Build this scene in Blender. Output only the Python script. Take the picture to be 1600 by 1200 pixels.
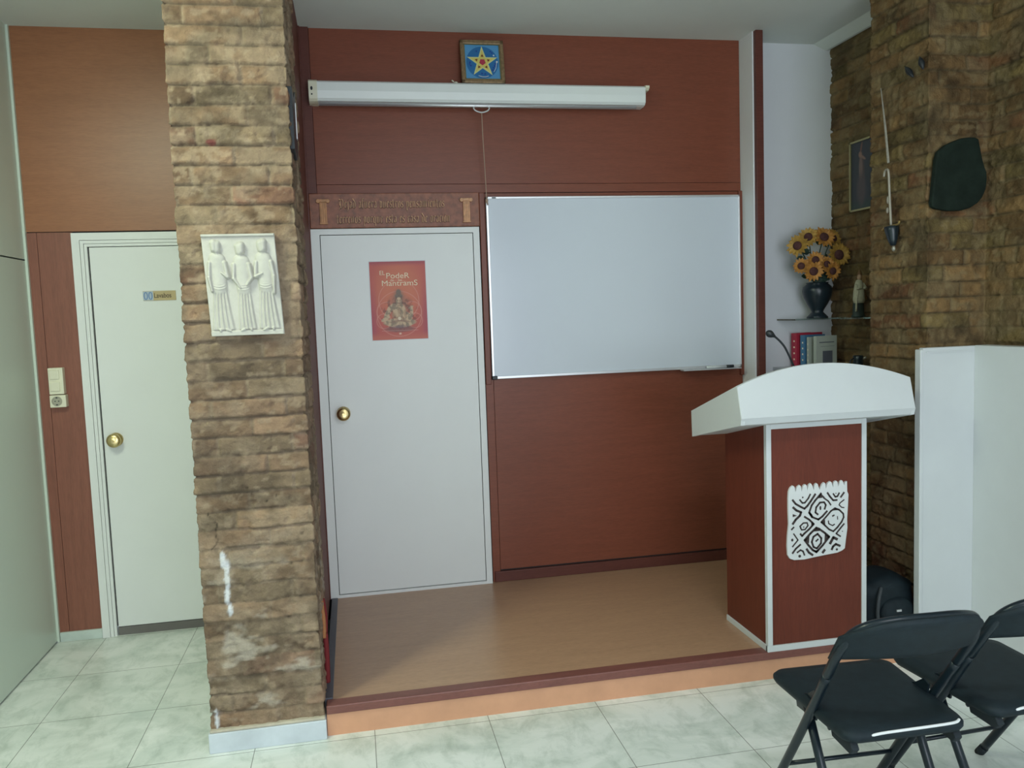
import bpy, bmesh, math, random
import numpy as np
from mathutils import Vector, Matrix
for o in list(bpy.data.objects): bpy.data.objects.remove(o)
S = bpy.context.scene
COL = S.collection
PI = math.pi
# ------------------------------------------------------------------ camera
cam = bpy.data.cameras.new('camera'); camo = bpy.data.objects.new('camera', cam); COL.objects.link(camo)
cam.sensor_fit = 'HORIZONTAL'; cam.sensor_width = 36.0; cam.lens = 36.0*1281.3/1600.0
cam.clip_start = .05; cam.clip_end = 60
def cam_rot(yaw, pitch, roll):
    cy, sy, cp, sp = math.cos(yaw), math.sin(yaw), math.cos(pitch), math.sin(pitch)
    f = Vector((sy*cp, cy*cp, -sp)); r = Vector((cy, -sy, 0)); u = r.cross(f)
    cr, sr = math.cos(roll), math.sin(roll)
    r2 = cr*r+sr*u; u2 = -sr*r+cr*u
    return Matrix(((r2.x, u2.x, -f.x), (r2.y, u2.y, -f.y), (r2.z, u2.z, -f.z)))
camo.matrix_world = Matrix.Translation((0, 0, 1.7068)) @ cam_rot(.1895, .0850, -.0359).to_4x4()
S.camera = camo
# ------------------------------------------------------------------ world, lights, exposure
S.view_settings.view_transform = 'Standard'; S.view_settings.look = 'None'
S.view_settings.gamma = 1; S.view_settings.use_curve_mapping = False
S.view_settings.exposure = 0.0
w = bpy.data.worlds.new('world'); S.world = w; w.use_nodes = True
w.node_tree.nodes['Background'].inputs[0].default_value = (.72, .86, 1, 1)
w.node_tree.nodes['Background'].inputs[1].default_value = .55
def area(name, loc, look, sx, sy, power, col):
    l = bpy.data.lights.new(name, 'AREA'); l.shape = 'RECTANGLE'; l.size = sx; l.size_y = sy
    l.energy = power; l.color = col
    o = bpy.data.objects.new(name, l); COL.objects.link(o); o.location = loc
    o.rotation_euler = (Vector(look)-Vector(loc)).to_track_quat('-Z', 'Y').to_euler()
    return o
area('shopfront_daylight', (.80, -2.75, 1.65), (.5, 3, 1.25), 3.0, 2.2, 122, (.84, .91, 1))
area('corridor_tube_light', (-1.36, 2.3, 3.20), (-1.0, 2.7, 0), .40, 1.3, 68, (.90, 1, .76))
area('room_tube_light', (1.0, .9, 3.20), (1.0, 1.2, 0), 1.3, .3, 24, (.94, .95, 1))
# ------------------------------------------------------------------ materials
def _tree(name):
    m = bpy.data.materials.new(name); m.use_nodes = True
    nt = m.node_tree; b = nt.nodes['Principled BSDF']
    return m, nt, b
def N(nt, t, **kw):
    n = nt.nodes.new(t)
    for k, v in kw.items():
        if k in n.inputs: n.inputs[k].default_value = v
        else: setattr(n, k, v)
    return n
def noise_col(nt, b, stops, scale=(1, 1, 1), nscale=5, detail=6, rough=.6, dist=0, vec=None):
    if vec is None:
        tc = N(nt, 'ShaderNodeTexCoord'); mp = N(nt, 'ShaderNodeMapping'); mp.inputs['Scale'].default_value = scale
        nt.links.new(tc.outputs['Object'], mp.inputs[0]); vec = mp.outputs[0]
    n = N(nt, 'ShaderNodeTexNoise'); n.inputs['Scale'].default_value = nscale; n.inputs['Detail'].default_value = detail
    n.inputs['Roughness'].default_value = rough; n.inputs['Distortion'].default_value = dist
    nt.links.new(vec, n.inputs['Vector'])
    r = N(nt, 'ShaderNodeValToRGB'); e = r.color_ramp.elements
    while len(e) < len(stops): e.new(.5)
    for i, (p, c) in enumerate(stops): e[i].position = p; e[i].color = (*c, 1)
    nt.links.new(n.outputs['Fac'], r.inputs[0])
    return n, r
def bump(nt, b, src, strength=.2, dist=.002):
    bp = N(nt, 'ShaderNodeBump'); bp.inputs['Strength'].default_value = strength; bp.inputs['Distance'].default_value = dist
    nt.links.new(src, bp.inputs['Height']); nt.links.new(bp.outputs[0], b.inputs['Normal'])
def plain(name, c, rough=.5, metal=0, spec=.5, var=.06, nscale=8, bmp=0, coat=0, bscale=120):
    m, nt, b = _tree(name)
    c0 = tuple(x*(1-var) for x in c); c1 = tuple(min(1, x*(1+var)) for x in c)
    n, r = noise_col(nt, b, [(.3, c0), (.7, c1)], nscale=nscale, detail=4)
    nt.links.new(r.outputs[0], b.inputs['Base Color'])
    b.inputs['Roughness'].default_value = rough; b.inputs['Metallic'].default_value = metal
    b.inputs['Specular IOR Level'].default_value = spec; b.inputs['Coat Weight'].default_value = coat
    if bmp:
        n2, _ = noise_col(nt, b, [(0, (0, 0, 0)), (1, (1, 1, 1))], nscale=bscale, detail=3)
        bump(nt, b, n2.outputs['Fac'], bmp, .002)
    return m
def wood(name, c, rough=.32, scale=(1, 1, 14), var=.16, spec=.5):
    m, nt, b = _tree(name)
    d = tuple(x*(1-var) for x in c); l = tuple(min(1, x*(1+var)) for x in c)
    n, r = noise_col(nt, b, [(.25, d), (.5, c), (.78, l)], scale=scale, nscale=3.2, detail=9, rough=.62, dist=.25)
    sc2 = tuple(s*5 for s in scale)
    n2, r2 = noise_col(nt, b, [(.35, (.86, .86, .86)), (.6, (1, 1, 1))], scale=sc2, nscale=5, detail=3)
    mx = N(nt, 'ShaderNodeMix', data_type='RGBA', blend_type='MULTIPLY'); mx.inputs['Factor'].default_value = 1
    nt.links.new(r.outputs[0], mx.inputs['A']); nt.links.new(r2.outputs[0], mx.inputs['B'])
    nt.links.new(mx.outputs['Result'], b.inputs['Base Color'])
    b.inputs['Roughness'].default_value = rough; b.inputs['Specular IOR Level'].default_value = spec
    return m
def vcol(name, rough=.9, bmp=.9, bscale=110, bdist=.006, spec=.3, speck=.16):
    m, nt, b = _tree(name)
    a = N(nt, 'ShaderNodeVertexColor', layer_name='Col')
    n, r = noise_col(nt, b, [(.3, (1-speck,)*3), (.7, (1, 1, 1))], nscale=bscale*.55, detail=5)
    mx = N(nt, 'ShaderNodeMix', data_type='RGBA', blend_type='MULTIPLY'); mx.inputs['Factor'].default_value = 1
    nt.links.new(a.outputs[0], mx.inputs['A']); nt.links.new(r.outputs[0], mx.inputs['B'])
    nt.links.new(mx.outputs['Result'], b.inputs['Base Color'])
    b.inputs['Roughness'].default_value = rough; b.inputs['Specular IOR Level'].default_value = spec
    if bmp:
        n2, _ = noise_col(nt, b, [(0, (0, 0, 0)), (1, (1, 1, 1))], nscale=bscale, detail=5)
        bump(nt, b, n2.outputs['Fac'], bmp, bdist)
    return m
def tiles(name):
    m, nt, b = _tree(name)
    tc = N(nt, 'ShaderNodeTexCoord'); mp = N(nt, 'ShaderNodeMapping')
    mp.inputs['Location'].default_value = (-.0065+.477*20, -3.298+.49*20, 0)
    nt.links.new(tc.outputs['Object'], mp.inputs[0])
    br = N(nt, 'ShaderNodeTexBrick', offset=0.0, squash=1.0)
    br.inputs['Scale'].default_value = 1; br.inputs['Brick Width'].default_value = .477; br.inputs['Row Height'].default_value = .49
    br.inputs['Mortar Size'].default_value = .0016; br.inputs['Mortar Smooth'].default_value = .1
    br.inputs['Color1'].default_value = (1, 1, 1, 1); br.inputs['Color2'].default_value = (.93, .95, .94, 1); br.inputs['Mortar'].default_value = (.27, .28, .26, 1)
    nt.links.new(mp.outputs[0], br.inputs['Vector'])
    n, r = noise_col(nt, b, [(.28, (.56, .63, .59)), (.42, (.70, .75, .71)), (.56, (.82, .85, .82)), (.8, (.87, .89, .87))], scale=(1, 1.5, 1), nscale=2.6, detail=8, rough=.62, dist=.9)
    n2, r2 = noise_col(nt, b, [(.36, (.70, .74, .71)), (.52, (1, 1, 1))], scale=(1.6, 1, 1), nscale=6, detail=10, rough=.7, dist=.5)
    m1 = N(nt, 'ShaderNodeMix', data_type='RGBA', blend_type='MULTIPLY'); m1.inputs['Factor'].default_value = .7
    nt.links.new(r.outputs[0], m1.inputs['A']); nt.links.new(r2.outputs[0], m1.inputs['B'])
    m2 = N(nt, 'ShaderNodeMix', data_type='RGBA', blend_type='MULTIPLY'); m2.inputs['Factor'].default_value = 1
    nt.links.new(m1.outputs['Result'], m2.inputs['A']); nt.links.new(br.outputs['Color'], m2.inputs['B'])
    nt.links.new(m2.outputs['Result'], b.inputs['Base Color'])
    b.inputs['Roughness'].default_value = .3; b.inputs['Specular IOR Level'].default_value = .45
    return m
M = {}
M['wood_red'] = wood('mahogany_laminate', (.215, .064, .036), .34, (1.0, 1, 12), .11, .3)
M['wood_red_v'] = wood('mahogany_laminate_upright', (.20, .060, .036), .34, (12, 12, .8), .12, .3)
M['wood_dark'] = wood('mahogany_trim', (.125, .040, .030), .4, (1, 1, 8), .12, .3)
M['wood_left'] = wood('brown_laminate', (.32, .130, .060), .36, (1.0, 1, 10), .10)
M['wood_left_v'] = wood('brown_laminate_upright', (.25, .092, .060), .42, (12, 12, .8))
M['wood_lect'] = wood('lectern_laminate', (.150, .034, .019), .38, (9, 9, .7), .14, .28)
M['deck'] = wood('stage_laminate', (.45, .27, .165), .30, (1.2, 9, 1), .09)
M['fascia'] = plain('orange_tile', (.62, .32, .19), .35, var=.07)
M['deck_trim'] = wood('stage_edge_trim', (.20, .072, .058), .4, (2, 8, 8))
M['alu_dark'] = plain('dark_metal_strip', (.10, .10, .12), .45, .3)
M['white_door'] = plain('white_door_paint', (.76, .78, .76), .38, var=.015, nscale=3)
M['white'] = plain('white_paint', (.63, .66, .67), .4, var=.015)
M['white_wall'] = plain('white_plaster', (.72, .74, .76), .7, var=.02, nscale=3, bmp=.15, bscale=40)
M['cabinet_white'] = plain('white_lacquer_panel', (.58, .66, .58), .34, var=.015, nscale=2)
M['ceiling'] = plain('ceiling_paint', (.70, .74, .70), .8, var=.03, nscale=2, bmp=.15, bscale=30)
M['board'] = plain('whiteboard_enamel', (.62, .67, .74), .22, var=.012, nscale=2)
M['alu'] = plain('aluminium', (.72, .73, .75), .35, .7, var=.03)
M['screen'] = plain('screen_housing_paint', (.78, .82, .80), .3, var=.01)
M['cream'] = plain('cream_plastic', (.74, .72, .56), .4, var=.02)
M['brass'] = plain('brass', (.66, .52, .26), .30, 1, var=.08)
M['black'] = plain('black_plastic', (.012, .016, .02), .4)
M['gap'] = plain('dark_gap', (.03, .03, .03), .9)
M['fabric'] = plain('black_vinyl', (.009, .017, .022), .6, spec=.25, var=.2, nscale=30, bmp=.25, bscale=500)
M['tube'] = plain('black_enamel_tube', (.008, .015, .021), .3, spec=.3, coat=.08)
M['rubber'] = plain('grey_rubber', (.014, .020, .025), .7, spec=.3)
M['piping'] = plain('white_piping', (.75, .77, .78), .5)
M['marble'] = plain('pale_marble_tile', (.58, .63, .68), .3, var=.10, nscale=7)
M['marble_g'] = plain('green_marble_tile', (.55, .63, .58), .3, var=.12, nscale=7)
M['plaster'] = plain('rough_plaster', (.50, .45, .36), .9, var=.15, nscale=20, bmp=.6, bscale=60)
M['brick'] = vcol('old_brick')
M['relief'] = vcol('cast_relief', .6, .15, 90, .001, .3, .06)
M['print'] = vcol('printed_paper', .4, 0, 300, 0, .4, .03)
M['carved'] = plain('carved_wood', (.24, .082, .042), .45, var=.35, nscale=30, bmp=.5, bscale=70)
M['carved_hi'] = plain('carved_wood_gold', (.47, .22, .085), .4, var=.2, nscale=30)
M['letter_wood'] = plain('raised_letter_wood', (.58, .30, .15), .45, var=.3, nscale=40)
M['gold_frame'] = plain('old_gold_frame', (.25, .165, .085), .45, .3, var=.3, nscale=60)
M['cream_print'] = plain('cream_ink', (.85, .72, .52), .6)
M['sign_brass'] = plain('sign_plate', (.50, .39, .20), .45, var=.05)
M['sign_blue'] = plain('sign_blue', (.10, .22, .55), .5)
M['sign_pale'] = plain('sign_pale_blue', (.42, .52, .62), .5)
M['ink'] = plain('brown_ink', (.10, .07, .04), .6)
M['blue_lt'] = plain('light_blue_print', (.09, .30, .55), .4)
M['blue_dk'] = plain('blue_print', (.02, .145, .36), .4)
M['blue_ink'] = plain('navy_print', (.012, .05, .28), .4)
M['yellow'] = plain('yellow_print', (.66, .56, .14), .4)
M['yellow_lt'] = plain('pale_yellow_print', (.62, .66, .30), .4)
M['red_p'] = plain('red_print', (.42, .035, .07), .4)
M['red_dk'] = plain('dark_red_print', (.16, .03, .01), .4)
M['slate'] = plain('green_black_slate', (.012, .020, .015), .8, spec=.15, var=.3, nscale=12, bmp=.5, bscale=50)
M['petal'] = plain('sunflower_petals', (.40, .235, .045), .6, var=.25, nscale=40)
M['petal_o'] = plain('orange_sunflower_petals', (.42, .19, .035), .6, var=.25, nscale=40)
M['flower_c'] = plain('sunflower_centre', (.065, .022, .02), .9, var=.4, nscale=120)
M['leaf'] = plain('dark_leaf', (.025, .055, .035), .6, var=.3, nscale=30)
M['vase'] = plain('dark_blue_vase', (.012, .022, .030), .3, var=.2)
M['cloth_w'] = plain('cream_robe', (.42, .41, .29), .7, var=.15, nscale=60)
M['skin'] = plain('statue_skin', (.38, .25, .16), .6)
M['dark_robe'] = plain('dark_green_robe', (.02, .035, .03), .6)
M['brown_st'] = plain('statue_brown', (.15, .08, .03), .6)
M['book_red'] = plain('red_book_cloth', (.42, .03, .06), .5)
M['book_blue'] = plain('blue_book_cloth', (.06, .17, .30), .5)
M['book_cream'] = plain('cream_book_cover', (.40, .44, .38), .5)
M['paper'] = plain('book_pages', (.55, .53, .46), .8)
M['print_grey'] = plain('grey_print', (.10, .11, .13), .6)
M['steel'] = plain('dull_steel', (.42, .40, .34), .4, .6, var=.2, nscale=60)
M['gold'] = plain('gilt_metal', (.40, .28, .10), .4, .7)
M['flag_r'] = plain('red_cloth', (.17, .012, .015), .8)
M['flag_o'] = plain('orange_cloth', (.38, .16, .06), .8)
M['emblem'] = plain('emblem_white', (.70, .72, .72), .5, var=.03)
M['emblem_cut'] = plain('emblem_dark', (.045, .028, .026), .6)
m, nt, b = _tree('clear_glass'); b.inputs['Transmission Weight'].default_value = 1; b.inputs['Roughness'].default_value = .03
b.inputs['Base Color'].default_value = (.75, .88, .84, 1); b.inputs['IOR'].default_value = 1.45
tcg = N(nt, 'ShaderNodeTexNoise', Scale=20.0); nt.links.new(tcg.outputs['Fac'], N(nt, 'ShaderNodeMath').inputs[0]); M['glass'] = m
# ------------------------------------------------------------------ builders
def obj(name, bm, mat, parent=None, loc=None, smooth=False, bevel=0, seg=2):
    """bm in world coordinates; it is re-based to the parent's origin (or to loc)."""
    me = bpy.data.meshes.new(name)
    org = Vector(loc) if loc is not None else (origin(parent) if parent else Vector((0, 0, 0)))
    bmesh.ops.translate(bm, verts=bm.verts, vec=-org)
    bm.normal_update(); bm.to_mesh(me); bm.free()
    me.materials.append(M[mat] if isinstance(mat, str) else mat)
    if smooth:
        for p in me.polygons: p.use_smooth = True
    o = bpy.data.objects.new(name, me); COL.objects.link(o)
    if parent: o.parent = parent
    else: o.location = org
    if bevel:
        md = o.modifiers.new('bevel', 'BEVEL'); md.width = bevel; md.segments = seg; md.limit_method = 'ANGLE'
    return o
def origin(o):
    v = Vector(o.location)
    while o.parent: o = o.parent; v += Vector(o.location)
    return v
def tag(o, label=None, cat=None, group=None, kind=None):
    if label: o['label'] = label
    if cat: o['category'] = cat
    if group: o['group'] = group
    if kind: o['kind'] = kind
    return o
def thing(name, label, cat, loc, group=None):
    o = bpy.data.objects.new(name, None); COL.objects.link(o); o.location = loc; o.empty_display_size = .1
    return tag(o, label, cat, group)
def struct(name, bm, mat, **k):
    return tag(obj(name, bm, mat, **k), kind='structure')
def srt(name, loc):
    o = bpy.data.objects.new(name, None); COL.objects.link(o); o.location = loc
    return tag(o, kind='structure')
def B(*boxes):
    bm = bmesh.new()
    for x0, x1, y0, y1, z0, z1 in boxes: box(bm, x0, x1, y0, y1, z0, z1)
    return bm
def box(bm, x0, x1, y0, y1, z0, z1, rot=None, piv=None):
    r = bmesh.ops.create_cube(bm, size=1)['verts']
    for v in r: v.co = Vector(((x0+x1)/2+v.co.x*(x1-x0), (y0+y1)/2+v.co.y*(y1-y0), (z0+z1)/2+v.co.z*(z1-z0)))
    if rot: bmesh.ops.rotate(bm, verts=r, cent=Vector(piv), matrix=rot)
    return r
def extr(pts, fn, d0, d1, bm=None):
    """polygon pts (a,b) extruded between depth d0 and d1; fn(a,b,d)->xyz"""
    bm = bm or bmesh.new()
    a = [bm.verts.new(fn(p[0], p[1], d0)) for p in pts]; b_ = [bm.verts.new(fn(p[0], p[1], d1)) for p in pts]
    n = len(pts)
    fs = [bm.faces.new(a), bm.faces.new(b_[::-1])]
    for i in range(n): fs.append(bm.faces.new((a[i], b_[i], b_[(i+1) % n], a[(i+1) % n])))
    bmesh.ops.recalc_face_normals(bm, faces=fs)
    return bm
XZ = lambda a, b_, d: (a, d, b_)
YZ = lambda a, b_, d: (d, a, b_)
def tube(bm, pts, r, seg=10, cap=True, rs=None):
    pts = [Vector(p) for p in pts]; rings = []; n = len(pts)
    up = None
    for i, p in enumerate(pts):
        t = (pts[min(i+1, n-1)]-pts[max(i-1, 0)]).normalized()
        if up is None:
            up = t.orthogonal().normalized()
        else:
            up = (up-t*up.dot(t)).normalized()
        s = t.cross(up); rr = rs[i] if rs else r
        rings.append([bm.verts.new(p+rr*(math.cos(a)*up+math.sin(a)*s)) for a in [2*PI*k/seg for k in range(seg)]])
    for i in range(n-1):
        for k in range(seg):
            bm.faces.new((rings[i][k], rings[i][(k+1) % seg], rings[i+1][(k+1) % seg], rings[i+1][k]))
    if cap: bm.faces.new(rings[0][::-1]); bm.faces.new(rings[-1])
    return bm
def smooth_path(pts, n=8):
    pts = [Vector(p) for p in pts]; P = [pts[0]]+pts+[pts[-1]]; out = []
    for i in range(1, len(P)-2):
        for k in range(n):
            t = k/n; a, b_, c, d = P[i-1], P[i], P[i+1], P[i+2]
            out.append(.5*((2*b_)+(-a+c)*t+(2*a-5*b_+4*c-d)*t*t+(-a+3*b_-3*c+d)*t**3))
    out.append(pts[-1]); return out
def lathe(bm, prof, cen, seg=24, axis='Z', sq=1):
    rings = []; c = Vector(cen)
    for r, h in prof:
        ring = []
        for k in range(seg):
            a = 2*PI*k/seg; q = (r*math.cos(a), r*math.sin(a)*sq, h)
            if axis == 'Y': q = (q[0], h, q[1])
            if axis == 'X': q = (h, q[0], q[1])
            ring.append(bm.verts.new(c+Vector(q)))
        rings.append(ring)
    fs = []
    for i in range(len(rings)-1):
        for k in range(seg): fs.append(bm.faces.new((rings[i][k], rings[i][(k+1) % seg], rings[i+1][(k+1) % seg], rings[i+1][k])))
    fs.append(bm.faces.new(rings[0][::-1])); fs.append(bm.faces.new(rings[-1]))
    bmesh.ops.recalc_face_normals(bm, faces=fs)
    return bm
def ell(bm, c, rx, ry, rz, seg=12, mat=None):
    r = bmesh.ops.create_uvsphere(bm, u_segments=seg, v_segments=max(6, seg//2+2), radius=1)['verts']
    for v in r:
        q = Vector((v.co.x*rx, v.co.y*ry, v.co.z*rz))
        v.co = Vector(c)+((mat @ q) if mat else q)
    return bm
def stroke(bm, pts, wd, fn, d0, d1, cap=True):
    """flat thick polyline drawn as prisms"""
    for i in range(len(pts)-1):
        a, b_ = Vector(pts[i]), Vector(pts[i+1]); t = (b_-a)
        if t.length < 1e-9: continue
        t.normalize(); nn = Vector((-t.y, t.x))*wd/2; e = t*wd*.25
        extr([a-e-nn, b_+e-nn, b_+e+nn, a-e+nn], fn, d0, d1, bm)
    return bm
def disc(bm, c, r, fn, d0, d1, ry=None, n=20):
    ry = ry or r
    return extr([(c[0]+r*math.cos(2*PI*k/n), c[1]+ry*math.sin(2*PI*k/n)) for k in range(n)], fn, d0, d1, bm)
def text_bm(txt, size, x, z, y, depth=.001, sx=1, align='LEFT', bold=0):
    cu = bpy.data.curves.new('t', 'FONT'); cu.body = txt; cu.size = size; cu.extrude = depth/2; cu.align_x = align; cu.offset = bold
    t = bpy.data.objects.new('t', cu); COL.objects.link(t)
    bpy.context.view_layer.update()
    me = t.evaluated_get(bpy.context.evaluated_depsgraph_get()).to_mesh()
    bm = bmesh.new(); bm.from_mesh(me); t.to_mesh_clear(); bpy.data.objects.remove(t)
    for v in bm.verts: v.co = Vector((x+v.co.x*sx, y-v.co.z, z+v.co.y))
    return bm
# numpy value noise
_rs = np.random.RandomState(7); _T = _rs.rand(256, 256)
def vn(x, y):
    xi = np.floor(x).astype(int); yi = np.floor(y).astype(int); fx = x-xi; fy = y-yi
    fx = fx*fx*(3-2*fx); fy = fy*fy*(3-2*fy)
    g = lambda a, b_: _T[a % 256, b_ % 256]
    return (g(xi, yi)*(1-fx)+g(xi+1, yi)*fx)*(1-fy)+(g(xi, yi+1)*(1-fx)+g(xi+1, yi+1)*fx)*fy
def fbm(x, y, o=4):
    s = 0; a = .5; t = 0
    for k in range(o): s = s+a*vn(x*2**k+17*k, y*2**k+31*k); t += a; a *= .5
    return s/t
def sstep(a, b_, x):
    t = np.clip((x-a)/(b_-a), 0, 1); return t*t*(3-2*t)
def grid_mesh(name, P, C, mat, loc=(0, 0, 0), parent=None, smooth=True):
    """P: (nz, ns, 3) world points, C: (nz, ns, 3) linear colours"""
    nz, ns = P.shape[:2]; me = bpy.data.meshes.new(name)
    org = origin(parent) if parent else Vector(loc)
    V = (P-np.array(org)).reshape(-1, 3)
    i = np.arange(nz*ns).reshape(nz, ns)
    F = np.stack([i[:-1, :-1], i[:-1, 1:], i[1:, 1:], i[1:, :-1]], -1).reshape(-1, 4)
    me.vertices.add(len(V)); me.vertices.foreach_set('co', V.astype(np.float32).ravel())
    me.loops.add(F.size); me.loops.foreach_set('vertex_index', F.astype(np.int32).ravel())
    me.polygons.add(len(F)); me.polygons.foreach_set('loop_start', np.arange(0, F.size, 4, dtype=np.int32))
    me.polygons.foreach_set('loop_total', np.full(len(F), 4, dtype=np.int32))
    me.update(calc_edges=True); me.validate()
    if C is not None:
        ca = me.color_attributes.new('Col', 'FLOAT_COLOR', 'POINT')
        ca.data.foreach_set('color', np.concatenate([C.reshape(-1, 3), np.ones((nz*ns, 1))], 1).astype(np.float32).ravel())
    if smooth: me.polygons.foreach_set('use_smooth', np.ones(len(F), dtype=bool))
    me.materials.append(M[mat])
    o = bpy.data.objects.new(name, me); COL.objects.link(o)
    if parent: o.parent = parent
    else: o.location = org
    return o
# ------------------------------------------------------------------ old brick surfaces
def brick_field(s, z, ch, L, seed, tone, smear_low=True, red=.1, vj=.5):
    """height (m) and colour of rough old brickwork at distance s along the wall and height z"""
    zz = z+.010*(vn(s*3+seed, z*1.5)-.5)+.005*(vn(s*11, z*9+seed)-.5)
    row = np.floor(zz/ch); fz = zz/ch-row
    rh = _T[(row.astype(int)*7+seed) % 256, 3]
    sp = s+np.where(row % 2 == 0, 0, L/2)+(rh-.5)*L*.35
    col = np.floor(sp/L); fs = sp/L-col
    h1 = _T[(row.astype(int)*13+seed) % 256, (col.astype(int)*29+5) % 256]
    h2 = _T[(row.astype(int)*3+seed+50) % 256, (col.astype(int)*17+9) % 256]
    h3 = _T[(row.astype(int)*5+seed+90) % 256, (col.astype(int)*11+2) % 256]
    en = fbm(s*22+seed, z*22, 4)-.5; en2 = fbm(s*55+seed, z*55, 3)-.5
    db = fz*ch+.010*en+.004*en2; dt = (1-fz)*ch+.012*en; ds = np.minimum(fs, 1-fs)*L+.010*en
    mk = sstep(.0035, .008, db)*sstep(.001, .010, dt); mv = sstep(.003, .010, ds)
    big = fbm(s*2.3+seed, z*2.3, 3); sm = sstep(.56, .70, fbm(s*6+3*seed, z*6, 3))*.8
    if smear_low: sm = np.maximum(sm, .72*sstep(1.15, .35, z)*sstep(.3, .55, big+.1))
    vfill = vj*(.7+.6*(h1 > .45))
    mk2 = np.maximum(mk, sm)*(1-(1-mv)*(1-np.maximum(vfill, sm)))
    rough = fbm(s*38+seed, z*38, 4)-.5; mid = fbm(s*10, z*11+seed, 3)-.5
    chip = sstep(.66, .72, fbm(s*20+seed*5, z*24, 3))
    tilt = (.5-fz)*.003+(h2-.5)*(fs-.5)*.008
    fine = fbm(s*90+seed, z*90, 3)-.5
    hgt = mk2*(.013+.008*(h1-.5)+tilt)+.013*rough+.008*mid-.006*chip*mk+.005*fine
    A, Bc, Rc, G, Mo = [np.array(c) for c in tone]
    t1 = h2[..., None]; c = A*(1-t1)+Bc*t1
    rr = (h3 < red)[..., None]*.55; c = c*(1-rr)+Rc*rr
    gg = (h3 > .80)[..., None]*.55; c = c*(1-gg)+G*gg
    c = c*(.45+1.1*fbm(s*16+9, z*20, 5))[..., None]*(.7+.6*h1)[..., None]
    pat = (sstep(.52, .66, fbm(s*7+seed*2, z*9+4, 5))*.5)[..., None]; c = c*(1-pat)+Mo*pat
    pk = (sstep(.60, .68, fbm(s*26+5, z*34+seed, 4))*.45)[..., None]; c = c*(1-pk)+Mo*1.15*pk
    mm = (np.maximum((1-mk)*.55, np.maximum(sm*.6, (1-mv)*.7)))[..., None]; c = c*(1-mm)+Mo*(.62+.9*(rough[..., None]+.2))*mm
    dk = sstep(.58, .72, fbm(s*5+60, z*6+seed, 4))[..., None]*.35; c = c*(1-dk)
    gm = (sstep(.008, .002, db)*(1-sm*.7))[..., None]*.6; c = c*(1-gm)+Mo*.22*gm  # dark line under each course: undercut shadow put into the brick colour
    return hgt, c
def brick_wall(name, poly, z0, z1, step, tone, seed, ch=.0745, L=.285, sides=None, parent=None, paint=None, smear=True, red=.1, vj=.55):
    pts = [np.array(p, float) for p in poly]; s_acc = 0; S_, XY, NN = [], [], []
    segs = []
    for a, b_ in zip(pts[:-1], pts[1:]):
        l = np.linalg.norm(b_-a); n = max(2, int(l/step)); t = (b_-a)/l; nn = np.array([t[1], -t[0]])
        segs.append((a, b_, l, n, nn))
    for k, (a, b_, l, n, nn) in enumerate(segs):
        for i in range(n if k < len(segs)-1 else n+1):
            f = i/n; d = nn.copy()
            w_ = .012   # rounded corners
            if k > 0 and f*l < w_: d = nn*(.5+.5*f*l/w_)+segs[k-1][4]*(.5-.5*f*l/w_)
            if k < len(segs)-1 and (1-f)*l < w_: d = nn*(.5+.5*(1-f)*l/w_)+segs[k+1][4]*(.5-.5*(1-f)*l/w_)
            XY.append(a+(b_-a)*f); NN.append(d); S_.append(s_acc+f*l)
        s_acc += l
    XY = np.array(XY); NN = np.array(NN); S_ = np.array(S_)
    z = np.arange(z0, z1+step*.5, step); z[-1] = z1
    s2, z2 = np.meshgrid(S_, z)
    h, c = brick_field(s2, z2, ch, L, seed, tone, smear, red, vj)
    h = h-.014
    P = np.zeros(s2.shape+(3,)); P[..., 0] = XY[None, :, 0]+NN[None, :, 0]*h; P[..., 1] = XY[None, :, 1]+NN[None, :, 1]*h; P[..., 2] = z2
    if paint: c, P = paint(P, c, s2, z2)
    return grid_mesh(name, P, np.clip(c, .004, .95), 'brick', parent=parent)
TONE_P = ((.275, .178, .108), (.215, .136, .086), (.205, .095, .068), (.175, .138, .090), (.36, .275, .19))
TONE_R = ((.195, .118, .048), (.152, .090, .037), (.16, .065, .031), (.138, .112, .040), (.225, .170, .088))
def blob(P, x, z, rx, rz, soft=.35):
    d = np.sqrt(((P[..., 0]-x)/rx)**2+((P[..., 2]-z)/rz)**2)+.9*(fbm(P[..., 0]*60, P[..., 2]*60, 3)-.5)
    return 1-sstep(1-soft, 1+soft*.4, d)
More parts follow.
